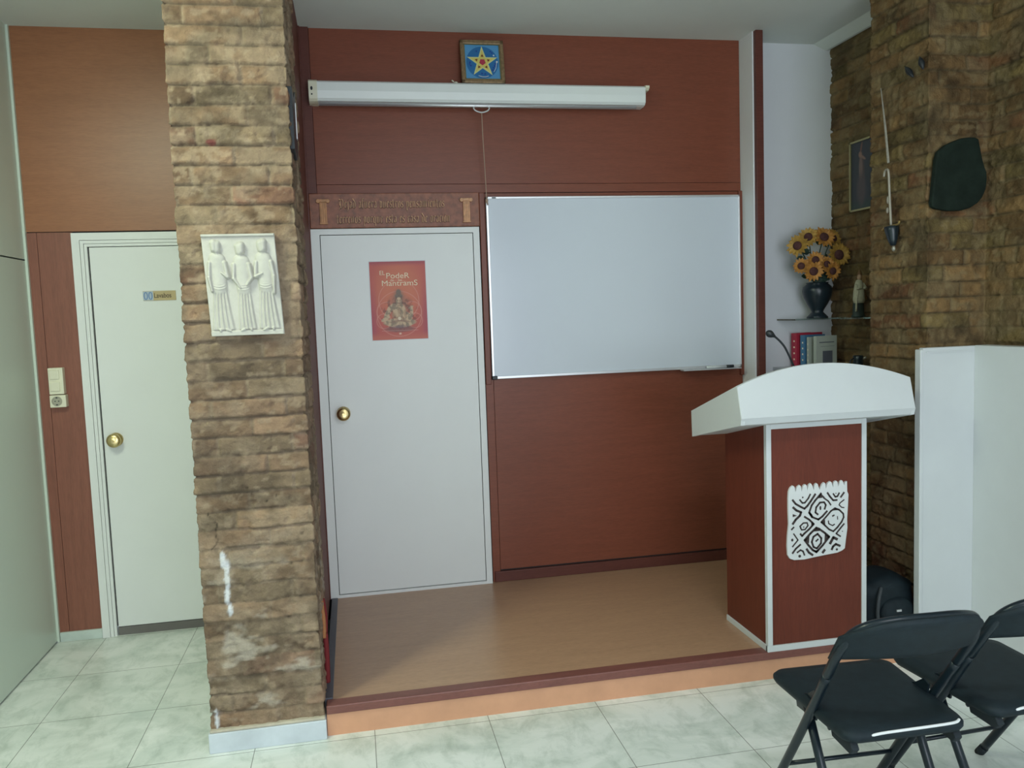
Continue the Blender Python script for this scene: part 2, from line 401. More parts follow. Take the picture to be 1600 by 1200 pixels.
def paint_pillar(P, c, s, z):
    front = (P[..., 1] < 3.36)
    wht = np.zeros(z.shape)
    for x, zz, rx, rz in ((-.548, .775, .012, .035), (-.537, .755, .014, .03), (-.538, .70, .011, .05), (-.542, .64, .011, .05), (-.534, .575, .010, .026), (-.612, .13, .008, .05)):
        wht = np.maximum(wht, blob(P, x, zz, rx, rz))
    wht = (wht*front)[..., None]
    c = c*(1-wht)+np.array((.74, .75, .78))*wht
    P[..., 1] -= wht[..., 0]*.004
    rd = (blob(P, -.488, 2.398, .022, .014)*front)[..., None]; c = c*(1-rd*.8)+np.array((.16, .03, .035))*rd*.8
    # hairline crack
    xc = -.575+.012*np.sin(z*37)+.008*np.sin(z*83)
    cr = (np.exp(-((P[..., 0]-xc)/.0028)**2)*((z > .82) & (z < .97))*front)[..., None]; c = c*(1-cr*.8)
    # pale mortar smears on the lower half
    lo = (sstep(1.0, .4, z)*sstep(.56, .72, fbm(s*9+3, z*16, 4)))[..., None]*.6
    c = c*(1-lo)+np.array((.56, .50, .41))*lo
    dk = (sstep(1.9, 1.6, z)*sstep(.95, 1.2, z))[..., None]*.22
    c = c*(1-dk)+np.array((.19, .135, .105))*dk
    # small drilled holes
    for hx, hz in ((-.33, 1.02), (-.29, .74), (-.26, .60), (-.44, 1.06), (-.31, .52), (-.24, .86), (-.37, 1.0)):
        hh = (np.exp(-(((P[..., 0]-hx)/.0045)**2+((z-hz)/.0045)**2))*front)[..., None]
        c = c*(1-.85*hh); P[..., 1] += hh[..., 0]*.006
    return c, P
# ================================================================== THE ROOM
H = 3.285; PH = .129
struct('floor', B((-1.9, 3.2, -3, 4.95, -.1, 0)), tiles('marbled_floor_tiles'))
struct('ceiling', B((-1.9, 3.2, -3, 4.95, H, H+.1)), 'ceiling')
lw = B((-1.80, -1.674, -3, 4.80, .010, 2.078), (-1.80, -1.674, -3, 4.80, 2.086, H))
struct('wall_left', lw, 'cabinet_white')
struct('wall_left_backing', B((-1.85, -1.70, -3, 4.80, 0, H)), 'gap')
struct('trim_1', B((-1.674, -1.662, 4.770, 4.795, 0, H)), 'cabinet_white')
# corridor end wall, brown laminate with door 1
struct('wall_back_left', B((-1.80, -.21, 4.80, 4.90, .05, H)), 'gap')
struct('wall_back_upper', B((-1.668, -.55, 4.788, 4.802, 2.229, H)), 'wood_left')
struct('wall_back_strip', B((-1.668, -1.615, 4.788, 4.802, .05, 2.225), (-1.613, -1.440, 4.788, 4.802, .05, 2.225)), 'wood_left_v', bevel=.001)
struct('baseboard_left', B((-1.66, -1.445, 4.776, 4.802, 0, .052)), 'marble_g', bevel=.002)
d1 = srt('door_1', (-1.0, 4.79, 0))
fr = B()
for k, (wd, yy) in enumerate(((.040, 4.770), (.018, 4.776), (.016, 4.781))):
    x = -1.442+sum((.040, .018, .016)[:k]); zt = 2.219-sum((.040, .018, .016)[:k])
    g = .0015
    box(fr, x, x+wd-g, yy, 4.802, 0, zt-wd+g); box(fr, x, -.50, yy, 4.802, zt-wd+g, zt)
obj('frame', fr, 'white_door', d1)
obj('leaf', B((-1.362, -.56, 4.787, 4.802, .050, 2.143)), 'white_door', d1, bevel=.002)
obj('threshold', B((-1.365, -.56, 4.790, 4.802, 0, .046)), plain('grey_threshold', (.16, .15, .14), .8), d1)
def knob(parent, x, y, z):
    bm = bmesh.new()
    lathe(bm, [(r_*1.28, h_*1.1) for r_, h_ in ((.0, -.056), (.018, -.055), (.027, -.050), (.030, -.042), (.028, -.032), (.017, -.024), (.011, -.018), (.011, -.008), (.028, -.006), (.030, 0))], (x, y, z), 28, 'Y')
    k = obj('knob', bm, 'brass', parent, smooth=True)
    bm = bmesh.new(); lathe(bm, [(.0, -.0655), (.007, -.0655), (.007, -.061)], (x, y, z), 12, 'Y')
    obj('lock_button', bm, 'brass', k)
knob(d1, -1.30, 4.787, 1.100)
# main back wall (mahogany laminate)
struct('wall_back', B((-.22, 2.40, 4.70, 4.80, 0, H)), 'gap')
struct('wall_back_panel_upper', B((-.150, 2.352, 4.690, 4.702, 2.452, H), (-.150, 2.352, 4.6895, 4.702, 2.402, 2.450)), 'wood_red', bevel=.0008)
struct('wall_back_panel_lower', B((.792, 2.352, 4.690, 4.702, .20, 2.398), (.745, .790, 4.690, 4.702, .129, 2.398)), 'wood_red', bevel=.0008)
struct('trim_2', B((-.197, -.152, 4.672, 4.702, 2.402, H), (-.1515, -.150, 4.688, 4.702, 2.402, H)), 'wood_dark', bevel=.002)
struct('trim_3', B((-.240, -.197, 4.660, 4.702, PH, H)), 'wood_dark')
struct('trim_4', B((.744, .776, 4.672, 4.702, 1.305, 2.400), (2.332, 2.372, 4.672, 4.702, 1.285, 2.400)), 'wood_red_v', bevel=.003)
struct('baseboard_back', B((.755, 2.352, 4.678, 4.702, PH, PH+.062)), 'wood_dark', bevel=.003)
struct('trim_5', B((-.240, -.204, 3.87, 4.662, PH, H)), wood('mahogany_side_board', (.16, .055, .040), .6, (1, 1, 8), spec=.25))
struct('wall_partition', B((-.60, -.222, 3.55, 4.86, 0, H)), 'plaster')
# pale fin and dark post at the right end of the back wall, then the alcove
struct('wall_fin', B((2.354, 2.420, 4.53, 4.80, 0, H)), 'white_wall')
struct('trim_6', B((2.362, 2.407, 4.500, 4.531, 0, H)), 'wood_dark', bevel=.002)
struct('wall_alcove', B((2.40, 3.1, 4.72, 4.86, 0, H)), 'white_wall')
struct('trim_7', extr([(2.86, H), (2.96, H), (2.96, H-.035), (2.94, H-.035)], lambda a, b_, d: (a, d, b_), 3.87, 4.72), 'ceiling')
# right wall of old brick with its pilaster
brick_wall('wall_right', [(2.972, 4.73), (2.972, 3.86), (2.655, 3.86), (2.655, 3.425), (2.965, 3.425), (2.965, 1.6)][::-1][::-1], 0, H, .0072, TONE_R, 31, sides=None, smear=False, red=.08, vj=.12)
struct('wall_right_plain', B((3.00, 3.15, -3, 4.86, 0, H), (2.965, 3.0, -3, 1.61, 0, H)), 'white_wall')
bpy.data.objects['wall_right']['kind'] = 'structure'
# wall behind the camera, with the shop window opening left free
struct('wall_front', B((-1.9, -.45, -3.1, -3, 0, H), (2.75, 3.15, -3.1, -3, 0, H), (-.45, 2.75, -3.1, -3, 0, .35), (-.45, 2.75, -3.1, -3, 2.95, H)), 'white_wall')
# left brick pillar
pl = thing('brick_pillar', 'exposed tan brick pillar standing floor to ceiling left of the stage', 'pillar', (-.417, 3.57, 0))
# polyline runs so that the outward normal faces out of the pillar
brick_wall('brickwork', [(-.637, 3.80), (-.637, 3.34), (-.194, 3.34), (-.190, 3.87)], .088, H, .0062, TONE_P, 12, parent=pl, paint=paint_pillar)
bm = bmesh.new()
sk = box(bm, -.645, -.186, 3.318, 3.80, 0, .082)
obj('skirting', bm, 'marble', pl, bevel=.003)
obj('mortar_ledge', B((-.640, -.190, 3.322, 3.80, .082, .094)), 'plaster', pl, bevel=.004)
# door 2, set on the stage
d2 = srt('door_2', (.27, 4.69, PH))
xo0, xo1, xi0, xi1 = -.197, .737, -.150, .702
fr = B((xo0, xi0, 4.668, 4.702, PH, 2.208), (xi1, xo1, 4.668, 4.702, PH, 2.208), (xi0, xi1, 4.668, 4.702, 2.177, 2.208), (xi0, xi1, 4.668, 4.702, PH, .146))
obj('frame', fr, 'white_door', d2)
obj('leaf', B((xi0+.0035, xi1-.0035, 4.672, 4.70, .150, 2.1735)), 'white_door', d2, bevel=.0015)
knob(d2, -.072, 4.672, 1.186)
# stage platform
st = srt('floor_stage', (1.2, 4.0, 0))
obj('deck', B((-.160, 2.58, 3.40, 4.70, .09, PH), (2.58, 2.64, 3.40, 4.70, .09, PH), (2.58, 2.96, 3.89, 4.72, .09, PH)), 'deck', st)
obj('edge_strip', B((-.184, 2.62, 3.338, 3.402, .093, PH+.001)), 'deck_trim', st, bevel=.004)
obj('fascia', B((-.184, 2.62, 3.346, 3.41, 0, .093)), 'fascia', st)
obj('side_strip', B((-.192, -.158, 3.402, 4.66, .09, PH+.006)), 'alu_dark', st, bevel=.002)
# ================================================================== THINGS ON THE BACK WALL
# whiteboard
wb = thing('whiteboard', 'large white dry-erase board in thin aluminium frame beside the door', 'whiteboard', (1.555, 4.67, 1.336))
X0, X1, Z0, Z1 = .780, 2.330, 1.336, 2.374
obj('board_surface', B((X0+.012, X1-.008, 4.662, 4.672, Z0+.012, Z1-.008)), 'board', wb)
obj('frame', B((X0, X0+.014, 4.655, 4.688, Z0, Z1), (X1-.010, X1, 4.655, 4.688, Z0, Z1), (X0, X1, 4.655, 4.688, Z1-.012, Z1), (X0, X1, 4.655, 4.688, Z0, Z0+.016)), 'alu', wb, bevel=.002)
obj('corner_cap', B((X0-.002, X0+.03, 4.650, 4.688, Z0-.004, Z0+.018)), 'black', wb, bevel=.004)
obj('tray', B((1.93, X1-.03, 4.600, 4.656, Z0-.006, Z0)), 'alu', wb)
obj('maker_label', B((X0+.035, X0+.058, 4.6540, 4.6552, Z1-.010, Z1-.003)), 'print_grey', wb)
mk = thing('marker_pen', 'white marker pen with black cap lying on the whiteboard tray', 'pen', (2.17, 4.625, Z0))
bm = bmesh.new(); tube(bm, [(2.09, 4.63, Z0+.0085), (2.215, 4.63, Z0+.0085)], .0085, 12); obj('barrel', bm, 'white', mk, smooth=True)
bm = bmesh.new(); tube(bm, [(2.215, 4.63, Z0+.009), (2.262, 4.63, Z0+.009)], .009, 12); obj('cap', bm, 'black', mk, smooth=True)
# projection screen rolled up in its housing
ps = thing('projection_screen', 'rolled-up white projection screen housing fixed high on the red wood wall', 'projector screen', (.79, 4.69, 2.90))
A0, A1 = -.118, 1.722
prof = [(4.688, 2.985), (4.605, 2.985), (4.592, 2.975), (4.588, 2.93), (4.592, 2.892), (4.604, 2.880), (4.63, 2.874), (4.688, 2.874)]
obj('housing', extr(prof, YZ, A0, A1), 'screen', ps)
ec = extr([(y+(-.002 if y < 4.65 else 0), z+(.003 if z > 2.95 else -.003 if z < 2.9 else 0)) for y, z in prof], YZ, -.163, A0)
a = obj('end_cap', ec, 'cream', ps)
bm = bmesh.new(); disc(bm, (-.147, 2.940), .006, XZ, 4.583, 4.590, .010); disc(bm, (-.147, 2.910), .004, XZ, 4.585, 4.592); obj('screw_slot', bm, 'black', a)
ec = extr([(4.688, 2.988), (4.60, 2.988), (4.583, 2.984), (4.583, 2.972), (4.60, 2.960), (4.688, 2.955)], YZ, A1, A1+.022)
obj('end_cap', ec, 'cream', ps)
bm = bmesh.new(); tube(bm, [(-.112, 4.606, 2.864), (1.668, 4.606, 2.864)], .009, 12); obj('bottom_bar', bm, 'alu', ps, smooth=True)
bm = bmesh.new(); tube(bm, smooth_path([(.733, 4.60, 2.862), (.722, 4.60, 2.852), (.733, 4.60, 2.836), (.766, 4.60, 2.827), (.799, 4.60, 2.836), (.810, 4.60, 2.852), (.799, 4.60, 2.862)], 6), .0038, 8)
obj('pull_handle', bm, 'white', ps, smooth=True)
bm = bmesh.new(); tube(bm, smooth_path([(.766, 4.600, 2.827), (.768, 4.604, 2.7), (.775, 4.615, 2.5), (.783, 4.645, 2.36)], 8), .0026, 8)
ell(bm, (.783, 4.642, 2.352), .009, .007, .010, 8); tube(bm, [(.783, 4.640, 2.352), (.776, 4.64, 2.335)], .003, 6); tube(bm, [(.783, 4.640, 2.352), (.789, 4.64, 2.326)], .003, 6)
obj('pull_cord', bm, plain('beige_cord', (.42, .30, .22), .8), ps, smooth=True)
bm = bmesh.new(); ell(bm, (.632, 4.63, 2.992), .012, .012, .007); tube(bm, [(.622, 4.63, 2.998), (.610, 4.63, 3.006)], .004, 8); tube(bm, [(.64, 4.63, 2.99), (.662, 4.63, 2.988)], .003, 8)
tag(obj('hook', bm, 'cream', loc=(.632, 4.63, 2.99), smooth=True), 'small cream hook lying on the screen housing left of the star picture', 'hook')
# star picture, leaning on the housing
sp_ = thing('framed_star_picture', 'small framed blue picture of a yellow five-pointed star above the screen', 'picture', (.785, 4.64, 2.985))
cx, cz, hw = .786, 3.109, .122
def leany(z): return 4.615+(z-2.985)*.16
SF = lambda a_, b_, d: (a_, leany(b_)+d, b_)
fr = bmesh.new()
for (xa, xb, za, zb) in ((cx-hw, cx+hw, cz+hw-.024, cz+hw), (cx-hw, cx+hw, cz-hw, cz-hw+.022), (cx-hw, cx-hw+.022, cz-hw, cz+hw), (cx+hw-.022, cx+hw, cz-hw, cz+hw)):
    extr([(xa, za), (xb, za), (xb, zb), (xa, zb)], SF, -.016, .010, fr)
obj('frame', fr, 'gold_frame', sp_, bevel=.005)
fr = bmesh.new(); q = hw-.020
for (xa, xb, za, zb) in ((cx-q, cx+q, cz+q-.006, cz+q), (cx-q, cx-q+.006, cz-q, cz+q), (cx+q-.006, cx+q, cz-q, cz+q), (cx-q, cx+q, cz-q, cz-q+.006)):
    extr([(xa, za), (xb, za), (xb, zb), (xa, zb)], SF, -.010, .0, fr)
obj('inner_slip', fr, plain('green_gold_slip', (.17, .16, .06), .5), sp_)
pc = obj('print', extr([(cx-q, cz-q), (cx+q, cz-q), (cx+q, cz+q), (cx-q, cz+q)], SF, -.002, .004), 'blue_lt', sp_)
R0 = .090; oz = -.003
bm = bmesh.new(); disc(bm, (cx, cz+oz), R0, SF, -.003, -.002, n=48); obj('blue_disc', bm, 'blue_dk', pc)
def star(R, r, zc): return [(cx+(R if k % 2 == 0 else r)*math.sin(PI*k/5), zc+(R if k % 2 == 0 else r)*math.cos(PI*k/5)) for k in range(10)]
zc = cz-.001
obj('star_outline', extr(star(.090, .0345, zc), SF, -.0042, -.003), 'yellow_lt', pc)
obj('star', extr(star(.072, .0275, zc), SF, -.0052, -.0042), 'yellow', pc)
obj('pentagon', extr([(cx+.019*math.sin(PI+2*PI*k/5), zc+.019*math.cos(PI+2*PI*k/5)) for k in range(5)], SF, -.0062, -.005), 'red_p', pc)
bm = bmesh.new()
for k in range(5):
    a_ = 2*PI*k/5; ux, uz = math.sin(a_), math.cos(a_)
    pA = [(cx+ux*.045, zc+uz*.045), (cx+ux*.030-uz*.008, zc+uz*.030+ux*.008), (cx+ux*.030+uz*.008, zc+uz*.030-ux*.008)]
    obj('red_mark', extr(pA, SF, -.0060, -.0052), 'red_dk', pc)
bm.free()
for px, pz, r in ((-.07, -.005, .006), (-.066, -.022, .006), (-.072, -.014, .004), (.048, .060, .005), (.056, .052, .005), (.072, -.010, .005), (.068, -.022, .006), (.060, -.032, .005), (.056, -.045, .006), (-.006, -.066, .006), (.012, -.068, .006), (-.03, .06, .005)):
    obj('blue_sign', disc(bmesh.new(), (cx+px, cz+pz), r, SF, -.0040, -.003, n=5), 'blue_ink', pc)
bm = bmesh.new()
stroke(bm, [(cx-.025, cz-.078), (cx-.005, cz-.084), (cx+.015, cz-.084), (cx+.03, cz-.079)], .003, SF, -.0041, -.003)
obj('white_sign', bm, 'white', pc); bm = bmesh.new()
stroke(bm, [(cx+.062, cz-.055), (cx+.074, cz-.035), (cx+.081, cz+.002)], .0025, SF, -.0041, -.003)
disc(bm, (cx+.082, cz+.002), .006, SF, -.0041, -.003, n=5)
obj('white_sign', bm, 'white', pc); obj('white_sign', disc(bmesh.new(), (cx+.066, cz+.038), .005, SF, -.0041, -.003, n=6), 'white', pc)
# ---- carved wooden sign with blackletter text
cs = thing('carved_wooden_sign', 'long carved reddish wood sign with raised gothic lettering above the door', 'sign', (.265, 4.69, 2.212))
obj('board', B((-.196, .742, 4.660, 4.702, 2.211, 2.400)), 'carved', cs, bevel=.004)
G = {}
mi = lambda x, z1=4: [(x-.35, z1-.5), (x, z1), (x, .25), (x+.45, .55)]
G['i'] = (1.5, [mi(.6), [(.5, 5.1), (.8, 5.5)]]); G['m'] = (4.6, [mi(.6), [(.6, 3.3), (1.6, 4), (1.9, 3.5)], mi(1.9, 3.6), [(1.9, 3.3), (2.9, 4), (3.2, 3.5)], mi(3.2, 3.6)])
G['n'] = (3.1, [mi(.6), [(.6, 3.3), (1.6, 4), (1.9, 3.5)], mi(1.9, 3.6)]); G['u'] = (3.1, [mi(.6), [(.6, .4), (1.2, 0), (1.9, .6)], mi(1.9)])
G['r'] = (2.3, [mi(.6), [(.6, 3.3), (1.3, 4), (1.9, 3.4)]]); G['t'] = (2.1, [[(.6, 5), (.6, .4), (1.1, 0), (1.6, .4)], [(0, 3.7), (1.5, 3.7)]])
G['e'] = (2.4, [[(1.7, .6), (1.1, 0), (.5, .6), (.5, 3.4), (1.2, 4), (1.8, 3.2), (.6, 2)]]); G['c'] = (2.2, [[(1.6, .6), (1.1, 0), (.5, .6), (.5, 3.4), (1.1, 4), (1.6, 3.5)]])
G['o'] = (2.7, [[(1.2, 0), (.5, .6), (.5, 3.4), (1.3, 4), (1.9, 3.4), (1.9, .6), (1.2, 0)]]); G['O'] = (2.7, G['o'][1]+[[(1.1, 4.7), (1.8, 5.6)]])
G['a'] = (2.7, [[(.5, 3.3), (1.2, 4), (1.8, 3.4), (1.8, .3), (2.2, .6)], [(1.8, 2.3), (.8, 1.9), (.5, 1), (.9, 0), (1.7, .6)]])
G['d'] = (2.7, [[(1.2, 0), (.5, .6), (.5, 3.2), (1.3, 3.8)], [(.2, 5.8), (1.9, 3.6), (1.9, .6), (1.2, 0)]])
G['f'] = (2.0, [[(1.6, 5.6), (.9, 6), (.6, 5.2), (.6, 0)], [(0, 3.7), (1.4, 3.7)]]); G['s'] = (2.3, [[(1.7, 3.4), (1.1, 4), (.5, 3.3), (.6, 2.4), (1.6, 1.7), (1.7, .7), (1, 0), (.4, .6)]])
G['p'] = (2.8, [[(.3, 3.6), (.6, 4), (.6, -1.8)], [(.6, 3.3), (1.3, 4), (1.9, 3.3), (1.9, .7), (1.2, 0), (.6, .6)]])
G['q'] = (2.8, [[(1.9, 3.8), (1.9, -1.8)], [(1.9, 3.4), (1.2, 4), (.5, 3.3), (.5, .6), (1.1, 0), (1.9, .7)]])
G['v'] = (2.6, [[(.3, 4.4), (.6, 3.8), (.6, .6), (1.2, 0), (1.8, .7), (1.8, 3.3), (1.2, 4.1)]]); G['j'] = (1.6, [[(.3, 3.6), (.7, 4), (.7, -.8), (0, -1.7)], [(.5, 5.1), (.9, 5.5)]])
G['D'] = (4.2, [[(.2, 5.6), (1.2, 5.0), (2.6, 5.5), (3.3, 4.4), (3.2, 1.2), (2, 0), (.6, .6), (.1, -.8)], [(1.3, 4.6), (1.3, .6)], [(.3, 4.0), (.5, 1.6)]])
G[' '] = (1.9, [])
def textura(txt, x0, x1, zb, unit, y0, y1, fat=1.0):
    tot = sum(G[c][0] for c in txt); sx = (x1-x0)/tot; bm = bmesh.new(); x = 0; nb = Vector((.27*sx, .16*unit))*fat
    for c in txt:
        for pl_ in G[c][1]:
            for p, q_ in zip(pl_[:-1], pl_[1:]):
                a_ = Vector((x0+(x+p[0])*sx, zb+p[1]*unit)); b2 = Vector((x0+(x+q_[0])*sx, zb+q_[1]*unit)); t = b2-a_
                if abs(t.x*nb.y-t.y*nb.x) < 1e-8: t = t+Vector((.0004, -.0004)); b2 = a_+t
                extr([a_-nb, b2-nb, b2+nb, a_+nb], XZ, y0, y1, bm)
        x += G[c][0]
    return bm
for t_, z_ in (('Dejad afuera vuestros pensamientos', 2.318), ('terrenos porque esta es casa de oraciOn', 2.236)):
    w_ = (-.036, .545) if t_[0] == 'D' else (-.052, .575)
    obj('letter_outline', textura(t_, w_[0]+.0012, w_[1]+.0012, z_-.0012, .0088, 4.6575, 4.661, 1.7), 'ink', cs)  # dark outline layer behind the raised letters, set slightly down and right
obj('lettering', textura('Dejad afuera vuestros pensamientos', -.036, .545, 2.318, .0088, 4.6480, 4.661), 'letter_wood', cs)
obj('lettering', textura('terrenos porque esta es casa de oraciOn', -.052, .575, 2.236, .0088, 4.6480, 4.661), 'letter_wood', cs)
def column(x, mat):
    bm = bmesh.new()
    extr([(x-.019, 2.238), (x+.019, 2.238), (x+.019, 2.350), (x-.019, 2.350)], XZ, 4.646, 4.661, bm)
    for k in (-1, 1): disc(bm, (x+k*.026, 2.357), .011, XZ, 4.644, 4.661, n=14)
    extr([(x-.028, 2.351), (x+.028, 2.351), (x+.028, 2.367), (x-.028, 2.367)], XZ, 4.646, 4.661, bm)
    for k in (-1, 0, 1): extr([(x+k*.011-.002, 2.242), (x+k*.011+.002, 2.242), (x+k*.011+.002, 2.346), (x+k*.011-.002, 2.346)], XZ, 4.643, 4.647, bm)
    extr([(x-.022, 2.232), (x+.022, 2.232), (x+.022, 2.240), (x-.022, 2.240)], XZ, 4.644, 4.661, bm)
    obj('carved_column', bm, mat, cs, bevel=.0015)
column(-.122, 'carved_hi'); column(.667, 'letter_wood')
# ---- poster on door 2
po = thing('poster', 'red poster with a seated deity figure taped to the white door', 'poster', (.265, 4.671, 1.588))
px0, px1, pz0, pz1 = .110, .421, 1.587, 2.024
nx, nz = 150, 210
u, v = np.meshgrid(np.linspace(0, 1, nx), np.linspace(0, 1, nz))   # v = 0 bottom
def E_(cx_, cy_, rx, ry, s=.12, rot=0):
    c_, s_ = math.cos(rot), math.sin(rot); du, dv = u-cx_, (v-cy_)*1.4
    a_ = (du*c_+dv*s_)/rx; b2 = (-du*s_+dv*c_)/(ry*1.4)
    return 1-sstep(1-s, 1+s, np.sqrt(a_*a_+b2*b2))
def mixc(c, col, m_): m_ = m_[..., None]; return c*(1-m_)+np.array(col)*m_
c = np.zeros(u.shape+(3,))+np.array((.50, .075, .055))
c = mixc(c, (.60, .155, .07), E_(.5, .62, .42, .40, .6)); c = mixc(c, (.36, .035, .075), sstep(.34, .5, np.abs(u-.5))*.7*sstep(1, .2, v)+0)
c = mixc(c, (.55, .12, .07), sstep(.12, .0, v)); c = mixc(c, (.33, .04, .07), sstep(.93, 1, v)*.8)
for cx_, cy_, r_ in ((.5, .33, .40), (.27, .36, .17), (.73, .36, .17), (.22, .24, .13), (.78, .24, .13), (.5, .5, .36)):
    d = np.abs(np.sqrt((u-cx_)**2+((v-cy_)*1.38)**2)-r_); c = mixc(c, (.72, .33, .25), (1-sstep(.003, .010, d))*.45)
for e in ((.5, .42, .17, .17), (.5, .545, .09, .10)): c = mixc(c, (.30, .13, .075), E_(*e, .4)*.7)
c = mixc(c, (.20, .07, .06), E_(.5, .135, .26, .04, .3)*.8)
for e in ((.5, .60, .045, .045), (.5, .56, .07, .028)): c = mixc(c, (.17, .11, .07), E_(*e))
tan = (.58, .40, .24)
for e in ((.5, .49, .052, .052, .1, 0), (.50, .37, .115, .10, .1, 0), (.50, .22, .29, .055, .12, 0), (.36, .41, .10, .035, .1, .7), (.29, .34, .11, .03, .1, 1.0), (.25, .27, .09, .024, .1, .5), (.64, .30, .10, .045, .1, -.5), (.72, .36, .03, .07, .1, 0), (.71, .41, .05, .015, .1, .4), (.5, .19, .22, .035, .1, 0)): c = mixc(c, tan, E_(*e))
for e in ((.50, .37, .03, .045), (.51, .27, .065, .03), (.40, .31, .035, .035), (.61, .33, .03, .05)): c = mixc(c, (.38, .22, .12), E_(*e, .4)*.7)
c = c*(1-.55*E_(.5, .33, .32, .22, .2)*sstep(.42, .66, fbm(u*22, v*30, 4)))[..., None]; c = mixc(c, (.20, .11, .07), E_(.48, .505, .010, .004, .4)); c = mixc(c, (.20, .11, .07), E_(.52, .505, .010, .004, .4)); c = mixc(c, (.35, .10, .07), E_(.5, .462, .012, .004, .4)); c = mixc(c, (.26, .13, .08), E_(.44, .235, .12, .012, .5, .15)*.7); c = mixc(c, (.26, .13, .08), E_(.58, .235, .12, .012, .5, -.15)*.7); c = mixc(c, (.25, .13, .08), E_(.5, .437, .05, .006, .5)*.7); c = mixc(c, (.75, .60, .42), E_(.5, .27, .03, .022)); c = mixc(c, (.36, .2, .12), E_(.52, .49, .012, .02, .4)*.6)
c = mixc(c, (.16, .08, .10), E_(.5, .165, .14, .02, .5)*.6); c = mixc(c, (.8, .6, .45), E_(.5, .075, .022, .012, .4)*.8)
c = mixc(c, (.75, .45, .36), ((np.abs(v-.115) < .003) & (np.abs(u-.5) < .33))*.5)
P = np.zeros(u.shape+(3,)); P[..., 0] = px0+u*(px1-px0); P[..., 1] = 4.6706-.0012*np.sin(u*PI)*0; P[..., 2] = pz0+v*(pz1-pz0)
P[..., 1] += .0002*np.sin(v*7)
grid_mesh('picture', P[:, :], np.clip(c, 0, 1), 'print', parent=po)
obj('sheet', B((px0-.004, px1+.004, 4.6710, 4.6718, pz0-.004, pz1+.004)), 'white', po)
def ttl(txt, size, x, z, sx=1.15, bold=0):
    b_ = text_bm(txt, size, x, z, 4.6686, .0006, sx, bold=bold); return b_
PW, PHt = px1-px0, pz1-pz0
bm = ttl('EL', .034, px0+.17*PW, pz0+.83*PHt, .95)
for args in (('PodeR', .044, px0+.285*PW, pz0+.785*PHt, 1.12), ('de    las', .019, px0+.36*PW, pz0+.748*PHt, 1.1), ('MantramS', .044, px0+.20*PW, pz0+.690*PHt, 1.13)):
    b2 = ttl(*args); me = bpy.data.meshes.new('x'); b2.to_mesh(me); b2.free(); bm.from_mesh(me); bpy.data.meshes.remove(me)
obj('title', bm, 'cream_print', po)
# ---- toilets sign on door 1
ls = thing('toilet_sign', 'small brass coloured Lavabos sign stuck on the left white door', 'sign', (-1.02, 4.786, 1.875))
obj('plate', B((-1.107, -.938, 4.783, 4.7875, 1.850, 1.902)), 'sign_brass', ls, bevel=.001)
bm = B((-1.106, -1.054, 4.7825, 4.7832, 1.852, 1.900)); obj('symbol_field', bm, 'sign_pale', ls)
bm = bmesh.new()
for x in (-1.092, -1.068):
    pts = [(x+.0085*math.cos(2*PI*k/16), 1.876+.019*math.sin(2*PI*k/16)) for k in range(17)]; stroke(bm, pts, .0035, XZ, 4.7815, 4.7826)
obj('symbols', bm, 'sign_blue', ls)
obj('lettering', text_bm('Lavabos', .036, -1.051, 1.865, 4.7822, .001, .78, bold=.0004), 'ink', ls)
# ---- switches and socket
sw = thing('light_switch', 'cream double light switch box on the brown strip by the left door', 'light switch', (-1.565, 4.788, 1.437))
obj('housing', B((-1.603, -1.530, 4.750, 4.789, 1.366, 1.508)), 'cream', sw, bevel=.003)
for z_ in (1.447, 1.383): obj('rocker', B((-1.595, -1.548, 4.744, 4.752, z_, z_+.050)), 'cream', sw, bevel=.003)
so = thing('power_socket', 'cream wall power socket box directly under the light switch', 'socket', (-1.56, 4.788, 1.33))
obj('housing', B((-1.603, -1.523, 4.745, 4.789, 1.296, 1.362)), 'cream', so, bevel=.004)
bm = bmesh.new()
ring = [(.024, -.004), (.026, -.006), (.022, -.006), (.020, .0), (0.001, .0)]
lathe(bm, [(.026, 0), (.026, -.004), (.021, -.004), (.019, -.0005), (.001, -.0005)], (-1.567, 4.745, 1.330), 24, 'Y'); obj('insert', bm, plain('grey_cream_plastic', (.36, .35, .27), .5), so)
bm = bmesh.new()
for dx, dz in ((-.009, 0), (.009, 0)): disc(bm, (-1.567+dx, 1.330+dz), .0032, XZ, 4.743, 4.7446, n=10)
for dz in (-.019, .019): extr([(-1.571, 1.33+dz-.003), (-1.563, 1.33+dz-.003), (-1.563, 1.33+dz+.003), (-1.571, 1.33+dz+.003)], XZ, 4.740, 4.7446, bm)
obj('contact', bm, 'black', so)
